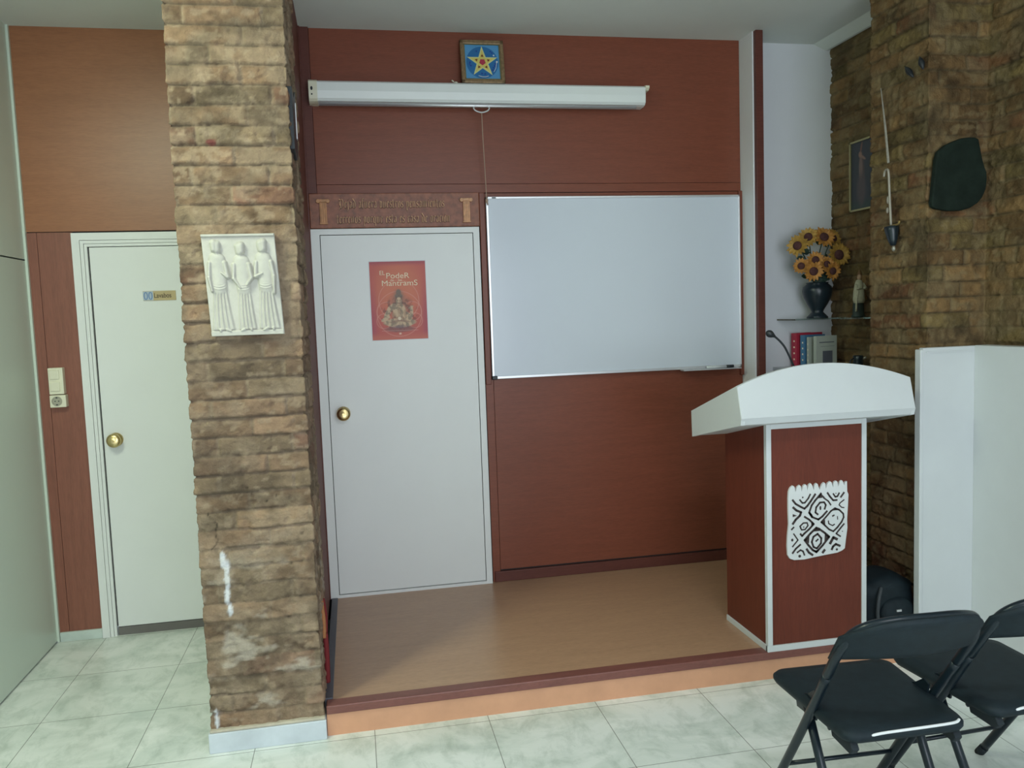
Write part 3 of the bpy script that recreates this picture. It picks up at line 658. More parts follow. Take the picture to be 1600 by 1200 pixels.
# ---- plaque on the pillar: a generic relief of three robed standing figures
rp = thing('relief_plaque', 'white cast relief plaque of standing robed figures hung on the brick pillar', 'plaque', (-.404, 3.33, 1.855))
rx0, rx1, rz0, rz1 = -.538, -.268, 1.662, 2.050
gx, gz = 190, 270
x, z = np.meshgrid(np.linspace(0, 1, gx), np.linspace(0, 1.437, gz))
def cap(ax, az, bx, bz, ra, rb, h, p=.5):
    dx, dz = bx-ax, bz-az; t = np.clip(((x-ax)*dx+(z-az)*dz)/(dx*dx+dz*dz), 0, 1)
    d = np.sqrt((x-ax-t*dx)**2+(z-az-t*dz)**2)/(ra+(rb-ra)*t); return h*np.clip(1-d*d, 0, 1)**p
hh = np.zeros(x.shape)
def figure(cx_, base, s, skirt, arm, face):
    global hh
    z1_ = base+.62*s
    bodyw = .11*s
    # gown: trapezoid with vertical folds
    t = np.clip((z-base)/(z1_-base), 0, 1); wd = skirt*(1-t)+.085*s*t
    inside = (1-sstep(.86, 1.04, np.abs(x-cx_)/wd))*((z > base) & (z < z1_+.02))
    folds = .75+.25*np.cos((x-cx_)/wd*15+1.2*np.sin(z*5))
    hh = np.maximum(hh, inside*.52*folds*np.clip(1-(np.abs(x-cx_)/wd)**2*.5, 0, 1))
    hh = np.maximum(hh, cap(cx_, z1_-.04, cx_, base+.98*s, .10*s, .115*s, .62))
    for k in range(3):   # drape swags across the waist
        zc_ = z1_+.02*s-.035*k+((x-cx_)/.1)**2*.035; hh += (np.abs(x-cx_) < wd+.0)*inside*.10*np.exp(-((z-zc_)/.009)**2)
    hh = np.maximum(hh, cap(cx_, base+1.0*s, cx_+face*.01, base+1.10*s, .035*s, .035*s, .5))
    hh = np.maximum(hh, cap(cx_+face*.006, base+1.12*s, cx_+face*.012, base+1.20*s, .058*s, .062*s, .75))
    hh = np.maximum(hh, cap(cx_-face*.018, base+1.13*s, cx_-face*.02, base+1.22*s, .05*s, .055*s, .85))
    for sg in (-1, 1):
        hh = np.maximum(hh, cap(cx_+sg*.10*s, base+.94*s, cx_+sg*.125*s, base+.74*s, .038*s, .032*s, .72))
        ex, ez = arm[0 if sg < 0 else 1]
        hh = np.maximum(hh, cap(cx_+sg*.125*s, base+.74*s, cx_+ex*s, base+ez*s, .032*s, .022*s, .85))
        hh = np.maximum(hh, cap(cx_+sg*.045, base+.0, cx_+sg*.07+face*.02, base-.02, .028, .018, .6))
figure(.185, .09, 1.0, .155, ((-.10, .55), (.05, .80)), 1)
figure(.510, .09, .97, .125, ((-.04, .60), (.05, .64)), -1)
figure(.815, .09, 1.0, .150, ((-.03, .78), (.11, .50)), -1)
hh = np.maximum(hh, ((z < .07) | (z > 1.395))*.35)
hh += .05*(fbm(x*26, z*26, 3)-.5)
# soften the steps
for _ in range(1): hh[1:-1, 1:-1] = (hh[1:-1, 1:-1]*2+hh[:-2, 1:-1]+hh[2:, 1:-1]+hh[1:-1, :-2]+hh[1:-1, 2:])/6
P = np.zeros(x.shape+(3,)); P[..., 0] = rx0+x*(rx1-rx0); P[..., 1] = 3.310-.026*hh; P[..., 2] = rz0+z/1.437*(rz1-rz0)
P[0, :, 1] = P[-1, :, 1] = 3.318; P[:, 0, 1] = P[:, -1, 1] = 3.318
C = np.zeros(P.shape)+np.array((.50, .485, .44)); C *= (.93+.14*fbm(x*5, z*5, 3))[..., None]
o_ = grid_mesh('relief', P, C, 'relief', parent=rp)
obj('backing', B((rx0, rx1, 3.3165, 3.331, rz0, rz1)), plain('relief_edge', (.50, .48, .43), .6), rp)
sh = np.array([[1, 0, -.03], [0, 1, 0]])
for c_ in rp.children:      # hangs slightly askew: rotate about the vertical face normal
    for v_ in c_.data.vertices: v_.co.x += -(v_.co.z)*.045
# ---- black speaker on the pillar flank
sk = thing('wall_speaker', 'narrow black speaker with a silver stripe on the brick pillar flank', 'speaker', (-.185, 3.5, 2.5))
obj('body', extr([(3.37, 2.62), (3.47, 2.60), (3.59, 2.655), (3.59, 2.385), (3.50, 2.36), (3.37, 2.38)], YZ, -.205, -.183), 'black', sk, bevel=.002)
obj('silver_stripe', B((-.1835, -.1805, 3.545, 3.575, 2.455, 2.60)), 'alu', sk)
# ---- folded red and orange cloth between pillar and stage
fc = thing('folded_flag', 'rolled red and orange cloth tucked between pillar and stage', 'flag', (-.185, 3.55, PH))
bm = bmesh.new(); tube(bm, smooth_path([(-.184, 3.56, PH), (-.182, 3.57, .25), (-.184, 3.58, .345)], 6), .012, 10, rs=None); obj('red_fold', bm, 'flag_r', fc, smooth=True)
bm = bmesh.new(); tube(bm, smooth_path([(-.190, 3.57, .33), (-.188, 3.58, .40), (-.195, 3.60, .485)], 6), .010, 10); obj('orange_fold', bm, 'flag_o', fc, smooth=True)
bm = bmesh.new(); tube(bm, smooth_path([(-.180, 3.60, .34), (-.178, 3.61, .42), (-.186, 3.62, .49)], 6), .006, 8); obj('red_fold', bm, 'flag_r', fc, smooth=True)
# ================================================================== LECTERN
lx0, lx1, ly0, ly1 = 1.786, 2.284, 3.345, 3.760
le = thing('lectern', 'white-topped wooden lectern with a carved white emblem standing on the stage', 'lectern', (2.035, 3.55, PH))
zt0, zt1 = 1.185, 1.090     # top of the box, front and back
def slab(y): return zt0+(zt1-zt0)*(y-ly0)/(ly1-ly0)
t = .018
obj('front_panel', extr([(lx0+.024, PH+.028), (lx1-.024, PH+.028), (lx1-.024, zt0-.03), (lx0+.024, zt0-.03)], XZ, ly0+.003, ly0+t), 'wood_lect', le)
for xa in (lx0+.002, lx1-t-.002):
    obj('side_panel', extr([(ly0+.006, PH+.02), (ly1, PH+.02), (ly1, zt1), (ly0+.006, zt0)], YZ, xa, xa+t), 'wood_lect', le)
fr = B((lx0, lx0+.024, ly0-.002, ly0+.022, PH+.024, zt0), (lx1-.024, lx1, ly0-.002, ly0+.022, PH+.024, zt0), (lx0+.024, lx1-.024, ly0-.002, ly0+.022, zt0-.032, zt0))
obj('front_frame', fr, 'white', le, bevel=.0015)
obj('plinth', B((lx0-.004, lx1+.004, ly0-.006, ly0+.012, PH, PH+.028), (lx0-.004, lx0+.012, ly0, ly1, PH, PH+.028), (lx1-.012, lx1+.004, ly0, ly1, PH, PH+.028)), 'white', le, bevel=.0015)
obj('inner_shelf', B((lx0+.02, lx1-.02, ly0+.02, ly1-.01, .70, .718)), 'white', le)
# head: slanted tray, curved front board, tapering side boards
hx0, hx1 = 1.606, 2.438
n = 28; arc = [(hx0+(hx1-hx0)*i/n, 1.362+.0815*(1-(2*i/n-1)**2)) for i in range(n+1)]
HF = lambda a_, b_, d: (a_, 3.214+(b_-1.222)*.27+d, b_)
obj('front_board', extr([(hx1, 1.226), (hx0, 1.226)]+arc, HF, 0, .020), 'white', le, bevel=.0015)
obj('front_lip', extr([(3.214, 1.228), (3.228, 1.198), (3.25, 1.190), (3.25, 1.228)], YZ, hx0, hx1), 'white', le)
for xa in (hx0, hx1-.018):
    obj('side_board', extr([(3.224, 1.197), (3.740, 1.078), (3.746, 1.205), (3.272, 1.361), (3.254, 1.361), (3.218, 1.224)], YZ, xa+(-.0012 if xa < 2 else 0), xa+.018+(.0012 if xa > 2 else 0)), 'white', le, bevel=.0015)
obj('desk_top', extr([(3.25, 1.330), (3.735, 1.178), (3.735, 1.160), (3.25, 1.312)], YZ, hx0+.018, hx1-.018), 'white', le)
obj('underside', extr([(3.236, 1.200), (3.738, 1.082), (3.738, 1.096), (3.236, 1.214)], YZ, hx0+.018, hx1-.018), 'white', le)
obj('back_lip', extr([(3.728, 1.086), (3.742, 1.083), (3.746, 1.205), (3.732, 1.21)], YZ, hx0+.018, hx1-.018), 'white', le)
# emblem traced as a plate with inlaid strokes
ex = lambda p: (1.886+(p[0]-150)/715*.298, .898-(p[1]-62)/1040*.352)
EO = [(160,160),(172,122),(185,100),(210,80),(228,95),(235,120),(240,175),(252,130),(262,100),(290,80),(303,95),(308,120),(315,170),(324,125),(335,92),(355,75),(372,88),(378,115),(382,165),(390,120),(400,85),(420,68),(434,85),(445,115),(458,165),(462,125),(470,90),(490,72),(507,90),(515,125),(530,170),(542,130),(560,90),(582,70),(597,88),(600,120),(605,160),(612,120),(628,82),(655,62),(672,78),(678,110),(690,150),(692,110),(702,75),(725,60),(743,78),(747,110),(750,145),(762,110),(775,75),(795,60),(808,78),(815,105),(825,135),(830,105),(838,85),(857,80),(860,220),(875,260),(868,420),(858,600),(862,720),(845,860),(835,950),(830,1000),(800,1025),(740,1050),(600,1065),(440,1085),(340,1100),(220,1095),(170,1070),(145,1020),(140,900),(145,760),(160,600),(155,420),(155,250)]
yF = ly0+.003
em = obj('emblem', extr([ex(p) for p in EO], XZ, yF-.010, yF), 'emblem', le)
ES = [([(205,275),(240,330),(300,375),(345,405),(380,370),(420,310),(475,220)],18),([(290,280),(320,325),(350,325),(390,270),(415,215)],14),([(210,375),(250,420),(305,450),(290,495),(240,545),(205,600)],20),([(190,675),(218,645)],14),
([(545,215),(470,310),(430,370),(400,465),(440,530),(510,570),(560,530),(615,465)],17),([(575,280),(630,330),(660,385)],13),([(505,500),(475,470),(485,400),(530,340),(580,340),(600,380),(585,435)],16),([(620,215),(650,270),(690,325),(735,325)],16),([(690,235),(715,280),(740,275),(762,230)],14),([(820,230),(780,290)],16),([(820,330),(770,370),(760,395),(790,430),(820,438)],10),
([(545,610),(600,545),(660,470),(710,435),(760,460),(810,520),(815,570),(790,630),(740,700),(690,750),(640,720),(590,660),(545,610)],15),([(680,540),(700,530)],13),([(740,550),(742,590)],8),([(630,600),(635,640),(680,670),(705,655)],10),([(345,515),(400,560),(455,625),(400,690),(340,745),(315,775),(295,745)],17),([(300,660),(290,640),(330,600),(375,600),(385,640),(350,690),(310,690),(295,660)],12),
([(485,680),(415,750),(345,835),(390,910),(440,980),(485,1015),(560,930),(640,820),(590,765),(520,700),(485,680)],19),([(500,765),(450,800),(430,870),(450,940),(490,965),(540,900),(545,830),(500,765)],17),([(480,865),(505,840)],14),([(215,735),(265,825),(200,910)],12),([(295,890),(240,940),(200,1000)],16),([(255,995),(295,965),(325,985),(342,1040)],14),([(368,960),(395,1010),(440,1050)],20),([(585,995),(560,1030)],22),([(820,660),(780,710),(725,785),(775,830)],14),([(735,865),(690,835),(650,915)],24),([(770,960),(720,930),(685,960),(670,1000)],20)]
EF = [[(205,465),(255,490),(205,505)],[(540,215),(590,275),(500,280)],[(685,465),(712,432),(790,490),(740,465)],[(545,610),(590,580),(592,660)],[(485,680),(445,728),(530,728)],[(640,820),(588,765),(583,875)],[(345,835),(402,780),(395,885)],[(440,980),(485,1028),(520,975),(485,990)],[(455,625),(425,585),(425,665)],[(410,455),(440,500),(430,545),(395,480)],[(470,540),(510,582),(545,540),(510,555)]]
ED = [(325,250,9,9),(535,415,11,24),(722,232,6,6),(335,655,7,8),(198,818,13,16),(285,1048,16,16),(800,762,6,6),(732,1005,13,13)]
bm = bmesh.new(); k_ = .298/715
for pts, wd in ES: stroke(bm, [ex(p) for p in pts], wd*k_*1.25, XZ, yF-.0112, yF-.0098)
for pts in EF: extr([ex(p) for p in pts], XZ, yF-.0112, yF-.0098, bm)
for a_, b_, r1, r2 in ED: disc(bm, ex((a_, b_)), r1*k_, XZ, yF-.0112, yF-.0098, r2*k_, 12)
obj('emblem_openings', bm, 'emblem_cut', em)
# microphone
mc = thing('gooseneck_microphone', 'black gooseneck microphone rising from the lectern desk', 'microphone', (2.01, 3.45, 1.267))
zb = 1.330+(3.45-3.25)*(1.178-1.330)/.485
bm = bmesh.new(); lathe(bm, [(.024, 0), (.024, .008), (.010, .014), (.008, .03)], (2.01, 3.45, zb-.002), 20); obj('base', bm, 'black', mc, smooth=False)
bm = bmesh.new(); tube(bm, smooth_path([(2.01, 3.45, zb+.02), (2.003, 3.45, 1.37), (1.983, 3.45, 1.422), (1.962, 3.45, 1.468), (1.940, 3.45, 1.510), (1.918, 3.45, 1.537), (1.897, 3.45, 1.556), (1.882, 3.45, 1.567)], 6), .0048, 10, rs=None)
obj('gooseneck', bm, 'black', mc, smooth=True)
bm = bmesh.new(); d = Vector((-.83, 0, .45)).normalized(); p0 = Vector((1.890, 3.45, 1.562))
tube(bm, [p0+d*q_ for q_ in (0, .006, .014, .024, .034, .042, .047)], 0, 14, rs=[.006, .008, .013, .0165, .0165, .012, .005]); obj('capsule', bm, 'black', mc, smooth=True)
# ================================================================== WHITE WALL PANEL on the right
wp = thing('white_wall_panel', 'chest-high white panelling wrapped around the base of the brick pilaster', 'wall panel', (2.75, 3.38, 0))
obj('front_panel', B((2.590, 2.880, 3.365, 3.395, 0, 1.482)), 'white', wp, bevel=.004)
obj('edge_post', B((2.572, 2.590, 3.360, 3.400, 0, 1.475)), 'white', wp, bevel=.004)
obj('side_panel', B((2.862, 2.935, 1.20, 3.366, 0, 1.484)), 'white', wp, bevel=.003)
obj('top_moulding', B((2.605, 2.855, 3.360, 3.366, 1.458, 1.464)), 'white', wp)
# slate slab on the pilaster
SL = [(2.676,2.378),(2.715,2.408),(2.761,2.427),(2.80,2.440),(2.835,2.444),(2.870,2.444),(2.889,2.437),(2.897,2.40),(2.909,2.349),(2.922,2.31),(2.934,2.285),(2.936,2.25),(2.930,2.208),(2.912,2.17),(2.888,2.144),(2.85,2.123),(2.802,2.111),(2.74,2.110),(2.67,2.120),(2.652,2.128),(2.646,2.146),(2.652,2.21),(2.662,2.292),(2.667,2.34)]
o_ = obj('slate_slab', extr(SL, XZ, 3.385, 3.412), 'slate', loc=(2.79, 3.40, 2.28), bevel=.006)
tag(o_, 'irregular dark green slate slab hung on the brick pilaster', 'wall ornament')
# sword hung on the pilaster flank
sx_ = 2.628
sw = thing('hanging_sword', 'thin old sword hung point-up with dark hilt on the brick pilaster', 'sword', (sx_, 3.66, 2.35))
bm = bmesh.new(); tube(bm, [(sx_, 3.735, 2.755), (sx_, 3.70, 2.56), (sx_, 3.675, 2.38)], .006, 6, rs=[.002, .0055, .0065]); obj('blade', bm, 'steel', sw)
bm = bmesh.new(); tube(bm, smooth_path([(sx_-.006, 3.70, 2.318), (sx_-.006, 3.692, 2.343), (sx_-.006, 3.672, 2.347), (sx_-.006, 3.664, 2.32), (sx_-.006, 3.655, 2.2), (sx_-.006, 3.645, 2.075)], 6), .006, 8); ell(bm, (sx_-.006, 3.668, 2.20), .007, .009, .02); ell(bm, (sx_-.006, 3.672, 2.15), .006, .008, .015)
obj('scabbard_mount', bm, plain('pale_metal', (.36, .33, .27), .5, .3), sw, smooth=True)
bm = bmesh.new(); tube(bm, smooth_path([(sx_, 3.72, 2.058), (sx_, 3.70, 2.068), (sx_, 3.645, 2.073), (sx_, 3.60, 2.075), (sx_, 3.59, 2.09)], 5), .005, 8); obj('crossguard', bm, 'gold', sw, smooth=True)
bm = bmesh.new(); tube(bm, [(sx_, 3.65, 2.068), (sx_, 3.648, 2.05), (sx_, 3.640, 2.0), (sx_, 3.636, 1.975)], 0, 12, rs=[.035, .033, .022, .012]); obj('hilt', bm, 'vase', sw, smooth=True)
bm = bmesh.new(); ell(bm, (sx_, 3.633, 1.960), .009, .010, .014); obj('pommel', bm, 'steel', sw, smooth=True)
# two small dark bird-like ornaments higher up
def bird(name, y, z, l, a_, label):
    bm = bmesh.new(); d = Vector((0, math.cos(a_), math.sin(a_))); n_ = Vector((0, -math.sin(a_), math.cos(a_))); c0 = Vector((2.632, y, z))
    tube(bm, [c0-d*l, c0-d*l*.5, c0, c0+d*l*.6, c0+d*l], 0, 8, rs=[.002, .010, .015, .009, .002])
    tag(obj(name, bm, 'black', loc=c0, smooth=True), label, 'wall ornament')
bird('bird_ornament', 3.53, 2.775, .045, -2.3, 'small dark bird ornament on the bricks directly above the sword')
bird('bird_ornament', 3.445, 2.79, .035, -1.95, 'small dark bird ornament at the pilaster corner, right of its twin')
# picture of a robed figure
pw = thing('framed_figure_picture', 'narrow framed dark picture of a robed figure on the right brick wall', 'picture', (2.955, 4.36, 2.43))
yA, yB, zA, zB = 4.468, 4.20, 2.236, 2.640
fr = B((2.935, 2.950, yB, yA, zB-.010, zB), (2.935, 2.950, yB, yA, zA, zA+.010), (2.935, 2.950, yA-.010, yA, zA, zB), (2.935, 2.950, yB, yB+.010, zA, zB)); obj('frame', fr, plain('thin_gilt_frame', (.38, .34, .17), .4, .3), pw)
u, v = np.meshgrid(np.linspace(0, 1, 80), np.linspace(0, 1, 120)); 
c = np.zeros(u.shape+(3,))+np.array((.035, .040, .050)); c = mixc(c, (.03, .05, .045), sstep(.2, .05, v))
for e, cc in (((.42, .45, .10, .36, .2, 0), (.09, .06, .055)), ((.38, .60, .07, .18, .2, 0), (.20, .13, .11)), ((.36, .80, .06, .045, .2, 0), (.30, .17, .12)), ((.46, .75, .11, .02, .2, -.5), (.28, .17, .13)), ((.40, .90, .03, .08, .2, -.3), (.20, .09, .06)), ((.40, .30, .16, .22, .4, 0), (.085, .065, .07))):
    c = mixc(c, cc, E_(*e)*.85)
P = np.zeros(u.shape+(3,)); P[..., 0] = 2.942; P[..., 1] = yA-.005-u*(yA-yB-.01); P[..., 2] = zA+.005+v*(zB-zA-.01)
grid_mesh('print', P, c, 'print', parent=pw); obj('backing', B((2.9425, 2.956, yB+.002, yA-.002, zA+.002, zB-.002)), 'black', pw)
# ================================================================== ALCOVE
SZ = 1.616
gs = tag(obj('glass_shelf', B((2.600, 2.940, 4.50, 4.718, SZ-.008, SZ)), 'glass', loc=(2.77, 4.6, SZ)), 'clear glass shelf carrying the sunflower vase in the white alcove', 'shelf')
gs2 = tag(obj('glass_shelf', B((2.845, 2.955, 4.22, 4.44, SZ-.008, SZ)), 'glass', loc=(2.9, 4.33, SZ)), 'small glass shelf under the robed statuette on the brick wall', 'shelf')
BZ = 1.318
gs3 = tag(obj('lower_shelf', B((2.57, 2.955, 4.20, 4.718, BZ-.018, BZ)), 'white', loc=(2.77, 4.5, BZ)), 'low white shelf behind the lectern holding the books', 'shelf')
# vase
vx, vy = 2.790, 4.575
va = thing('flower_vase', 'dark blue footed urn holding the sunflowers on the glass shelf', 'vase', (vx, vy, SZ))
bm = bmesh.new(); lathe(bm, [(.001, 0), (.062, 0), (.062, .008), (.050, .020), (.034, .036), (.038, .05), (.060, .085), (.080, .125), (.088, .165), (.083, .190), (.062, .208), (.066, .216), (.058, .216), (.05, .19), (.001, .18)], (vx, vy, SZ), 32); obj('urn', bm, 'vase', va, smooth=True)
# sunflowers: world centre, direction faced, radius
def sunflower(c0, face, R_, label, orange=False, seed=0):
    rnd = random.Random(seed); f = Vector(face).normalized(); c0 = Vector(c0)
    a_ = f.orthogonal().normalized(); b_ = f.cross(a_)
    s_ = thing('sunflower', label, 'flower', (vx, vy-.002, SZ+.19), 'sunflowers in the dark urn')
    bm = bmesh.new()
    for ring, (nP, l, tilt) in enumerate(((15, 1.0, .10), (13, .86, .32))):
        for k in range(nP):
            t_ = 2*PI*(k+.5*ring)/nP+rnd.uniform(-.08, .08); d_ = math.cos(t_)*a_+math.sin(t_)*b_; s2 = f.cross(d_)
            L_ = R_*l*rnd.uniform(.88, 1.08); r0 = R_*.36; wv = R_*.16; ff = tilt+rnd.uniform(-.1, .15)
            q0 = c0+d_*r0; rows = []
            for (tt, w2) in ((0, .45), (.3, 1), (.65, .85), (1, .08)):
                m_ = q0+d_*(L_-r0)*tt+f*(R_*ff*tt*(1-.4*tt))
                rows.append([bm.verts.new(m_-s2*wv*w2), bm.verts.new(m_+f*R_*-.03), bm.verts.new(m_+s2*wv*w2)])
            for i in range(3):
                for j in range(2): bm.faces.new((rows[i][j], rows[i][j+1], rows[i+1][j+1], rows[i+1][j]))
    o = obj('petals', bm, 'petal_o' if orange else 'petal', s_); sd = o.modifiers.new('t', 'SOLIDIFY'); sd.thickness = .0012
    bm = bmesh.new(); mt = Matrix((a_, b_, f)).transposed(); ell(bm, c0+f*R_*.05, R_*.40, R_*.40, R_*.20, 14, mt); obj('centre', bm, 'flower_c', s_, smooth=True)
    bm = bmesh.new(); p0 = Vector((vx+rnd.uniform(-.025, .025), vy+rnd.uniform(-.02, .02), SZ+.19))
    tube(bm, smooth_path([p0, (p0*.4+c0*.6)-f*.03, c0-f*R_*.2], 6), .0035, 7); st_ = obj('stem', bm, 'leaf', s_, smooth=True)
    bm = bmesh.new()
    for k in range(4):
        q0 = p0.lerp(c0-f*.03, .35+.18*k); d_ = Vector((rnd.uniform(-1, 1), rnd.uniform(-.6, .1), rnd.uniform(-.2, .5))).normalized(); s2 = d_.cross(Vector((0, -1, .3))).normalized(); L_ = .055
        pts = [q0, q0+d_*L_*.35+s2*.017, q0+d_*L_*.7+s2*.014, q0+d_*L_, q0+d_*L_*.7-s2*.014, q0+d_*L_*.35-s2*.017]
        vs = [bm.verts.new(p) for p in pts]; bm.faces.new(vs)
    lf = obj('leaves', bm, 'leaf', s_); sd = lf.modifiers.new('t', 'SOLIDIFY'); sd.thickness = .0015
FL = [((2.617, 4.50, 2.050), (-.8, -.6, .1), .062, 'yellow sunflower turned left at the far left of the bouquet', 0),
 ((2.705, 4.53, 2.103), (-.55, -.8, .2), .058, 'yellow sunflower with purple centre at upper left of the bouquet', 0),
 ((2.790, 4.50, 2.098), (-.1, -.9, .35), .064, 'orange-yellow sunflower at the top middle of the bouquet', 1),
 ((2.868, 4.53, 2.095), (.35, -.8, .4), .062, 'sunflower with large dark centre at the top right of the bouquet', 0),
 ((2.880, 4.49, 1.990), (.05, -1, .05), .072, 'largest sunflower, facing the room at the right of the bouquet', 0),
 ((2.715, 4.47, 1.962), (-.3, -.9, .1), .052, 'small sunflower with dark centre in the middle left of the bouquet', 1),
 ((2.640, 4.50, 1.930), (-.5, -.8, .1), .050, 'orange sunflower half hidden at lower left edge of the bouquet', 1),
 ((2.690, 4.45, 1.895), (-.2, -1, -.1), .060, 'lowest orange sunflower at the lower left of the bouquet', 1),
 ((2.783, 4.46, 1.935), (-.05, -1, .1), .048, 'small orange sunflower low in the middle of the bouquet', 1),
 ((2.815, 4.45, 1.893), (.1, -1, -.1), .052, 'lowest sunflower on the right, just above the urn rim', 1)]
for i, (c0, f_, r_, lb, o_) in enumerate(FL): sunflower(c0, f_, r_*1.08, lb, bool(o_), i+3)
# statuette
sx2, sy2 = 2.900, 4.325
sn = thing('statuette', 'small robed religious statuette on the shelf right of the sunflowers', 'statuette', (sx2, sy2, SZ))
bm = bmesh.new(); lathe(bm, [(.001, 0), (.040, 0), (.040, .012), (.034, .018), (.034, .05), (.030, .10), (.020, .14)], (sx2, sy2, SZ), 18, sq=.8); obj('dark_robe', bm, 'dark_robe', sn, smooth=True)
bm = bmesh.new(); lathe(bm, [(.030, .082), (.036, .10), (.033, .15), (.026, .19), (.018, .212), (.010, .218)], (sx2-.003, sy2-.010, SZ), 18, sq=.75)
tube(bm, [(sx2-.030, sy2-.025, SZ+.035), (sx2-.030, sy2-.028, SZ+.10), (sx2-.022, sy2-.03, SZ+.15)], .006, 8); obj('cream_cloak', bm, 'cloth_w', sn, smooth=True)
bm = bmesh.new(); ell(bm, (sx2-.003, sy2-.014, SZ+.232), .013, .013, .017); obj('head', bm, 'skin', sn, smooth=True)
bm = bmesh.new(); tube(bm, [(sx2-.024, sy2-.014, SZ+.19), (sx2-.030, sy2-.036, SZ+.165), (sx2-.006, sy2-.044, SZ+.172)], .008, 8); tube(bm, [(sx2+.022, sy2-.01, SZ+.195), (sx2+.030, sy2-.03, SZ+.165), (sx2+.004, sy2-.044, SZ+.170)], .008, 8); obj('arms', bm, 'cloth_w', sn, smooth=True)
bm = bmesh.new(); lathe(bm, [(.014, 0), (.011, .014), (.004, .03), (.001, .036)], (sx2+.002, sy2-.008, SZ+.242), 10); tube(bm, [(sx2+.026, sy2-.005, SZ+.20), (sx2+.034, sy2, SZ+.15), (sx2+.045, sy2, SZ+.10)], .009, 8, rs=[.004, .008, .014]); obj('veil', bm, 'brown_st', sn, smooth=True)
# books, standing turned so that spine and front cover both show
def book(x, y, h, wd, th, yaw, mat, label, cover=None):
    b_ = thing('book', label, 'book', (x, y, BZ), 'books on the low shelf behind the lectern'); b_.rotation_euler.z = yaw
    def lo(name, bx, mt, par=b_):
        bm = bmesh.new(); box(bm, *bx); me = bpy.data.meshes.new(name); bm.to_mesh(me); bm.free(); me.materials.append(M[mt]); o = bpy.data.objects.new(name, me); COL.objects.link(o); o.parent = par; return o
    lo('cover', (0, wd, 0, .002, 0, h), mat); lo('back_cover', (0, wd, th-.002, th, 0, h), mat); lo('spine', (-.002, .001, 0, th, 0, h), mat); lo('pages', (.001, wd-.004, .002, th-.002, .002, h-.004), 'paper')
    if cover:
        lo('printed_picture', (wd*.30, wd*.78, -.0008, 0, h*.05, h*.52), 'print_grey')
        lo('printed_title', (wd*.14, wd*.86, -.0008, 0, h*.78, h*.81), 'print_grey'); lo('printed_rule', (wd*.2, wd*.88, -.0008, 0, h*.66, h*.668), 'print_grey')
    else:
        for k in range(7): lo('spine_lettering', (-.0028, -.002, th*.35, th*.6, h*(.2+.09*k), h*(.2+.09*k)+.010), 'cream_print') if k % 2 == 0 else None
    return b_
yw = math.radians(14)
book(2.690, 4.640, .208, .21, .045, yw, 'book_red', 'tall red hardback book at the back left of the row')
book(2.712, 4.585, .196, .165, .036, yw, 'book_blue', 'blue book between the red and the cream books')
book(2.723, 4.560, .184, .150, .014, yw, 'book_cream', 'thin pale booklet tucked behind the cream book')
book(2.738, 4.500, .190, .165, .022, yw, 'book_cream', 'cream book showing a dark printed picture on its cover', True)
# dark ornament
ox, oy = 2.895, 4.32
on = thing('dark_ornament', 'small black pot ornament with curved handle right of the books', 'ornament', (ox, oy, BZ))
bm = bmesh.new(); lathe(bm, [(.001, 0), (.026, 0), (.030, .03), (.026, .055), (.030, .072), (.024, .076), (.001, .070)], (ox, oy, BZ), 18); obj('pot', bm, 'vase', on, smooth=True)
bm = bmesh.new(); tube(bm, smooth_path([(ox-.027, oy, BZ+.06), (ox-.048, oy, BZ+.048), (ox-.050, oy, BZ+.025), (ox-.030, oy, BZ+.014)], 6), .004, 8); obj('handle', bm, 'vase', on, smooth=True)
bm = bmesh.new(); tube(bm, [(ox+.02, oy-.015, BZ+.055), (ox+.034, oy-.03, BZ+.066)], .006, 8); obj('spout', bm, 'steel', on, smooth=True)
# ================================================================== BAG and CHAIRS
bg = thing('backpack', 'black backpack slumped on the stage behind the chairs', 'bag', (2.50, 3.56, PH))
bm = bmesh.new(); ell(bm, (0, 0, 0), 1, 1, 1, 32)
sg_ = lambda t_, e: math.copysign(abs(t_)**e, t_)
for v_ in bm.verts:
    q_ = v_.co; r_ = math.hypot(q_.x, q_.y); a_ = math.atan2(q_.y, q_.x); k = sg_(r_, .55)
    v_.co = Vector((2.475+.152*k*sg_(math.cos(a_), .6)+.006*math.sin(q_.z*9+q_.y*6), 3.545+.125*k*sg_(math.sin(a_), .6), PH+.125+.125*sg_(q_.z, .6)+(q_.z > 0)*.012*math.sin(q_.x*7+1)))
obj('body', bm, 'fabric', bg, smooth=True)
bm = bmesh.new(); ell(bm, (2.50, 3.425, PH+.085), .095, .035, .075, 16); obj('front_pocket', bm, 'fabric', bg, smooth=True)
bm = bmesh.new(); tube(bm, smooth_path([(2.42, 3.43, PH+.21), (2.39, 3.405, PH+.16), (2.385, 3.405, PH+.09), (2.40, 3.41, PH+.03)], 6), .009, 8); obj('strap', bm, plain('grey_strap', (.05, .06, .065), .6), bg, smooth=True)
obj('tag', B((2.475, 2.50, 3.386, 3.392, PH+.10, PH+.110)), 'alu', bg)

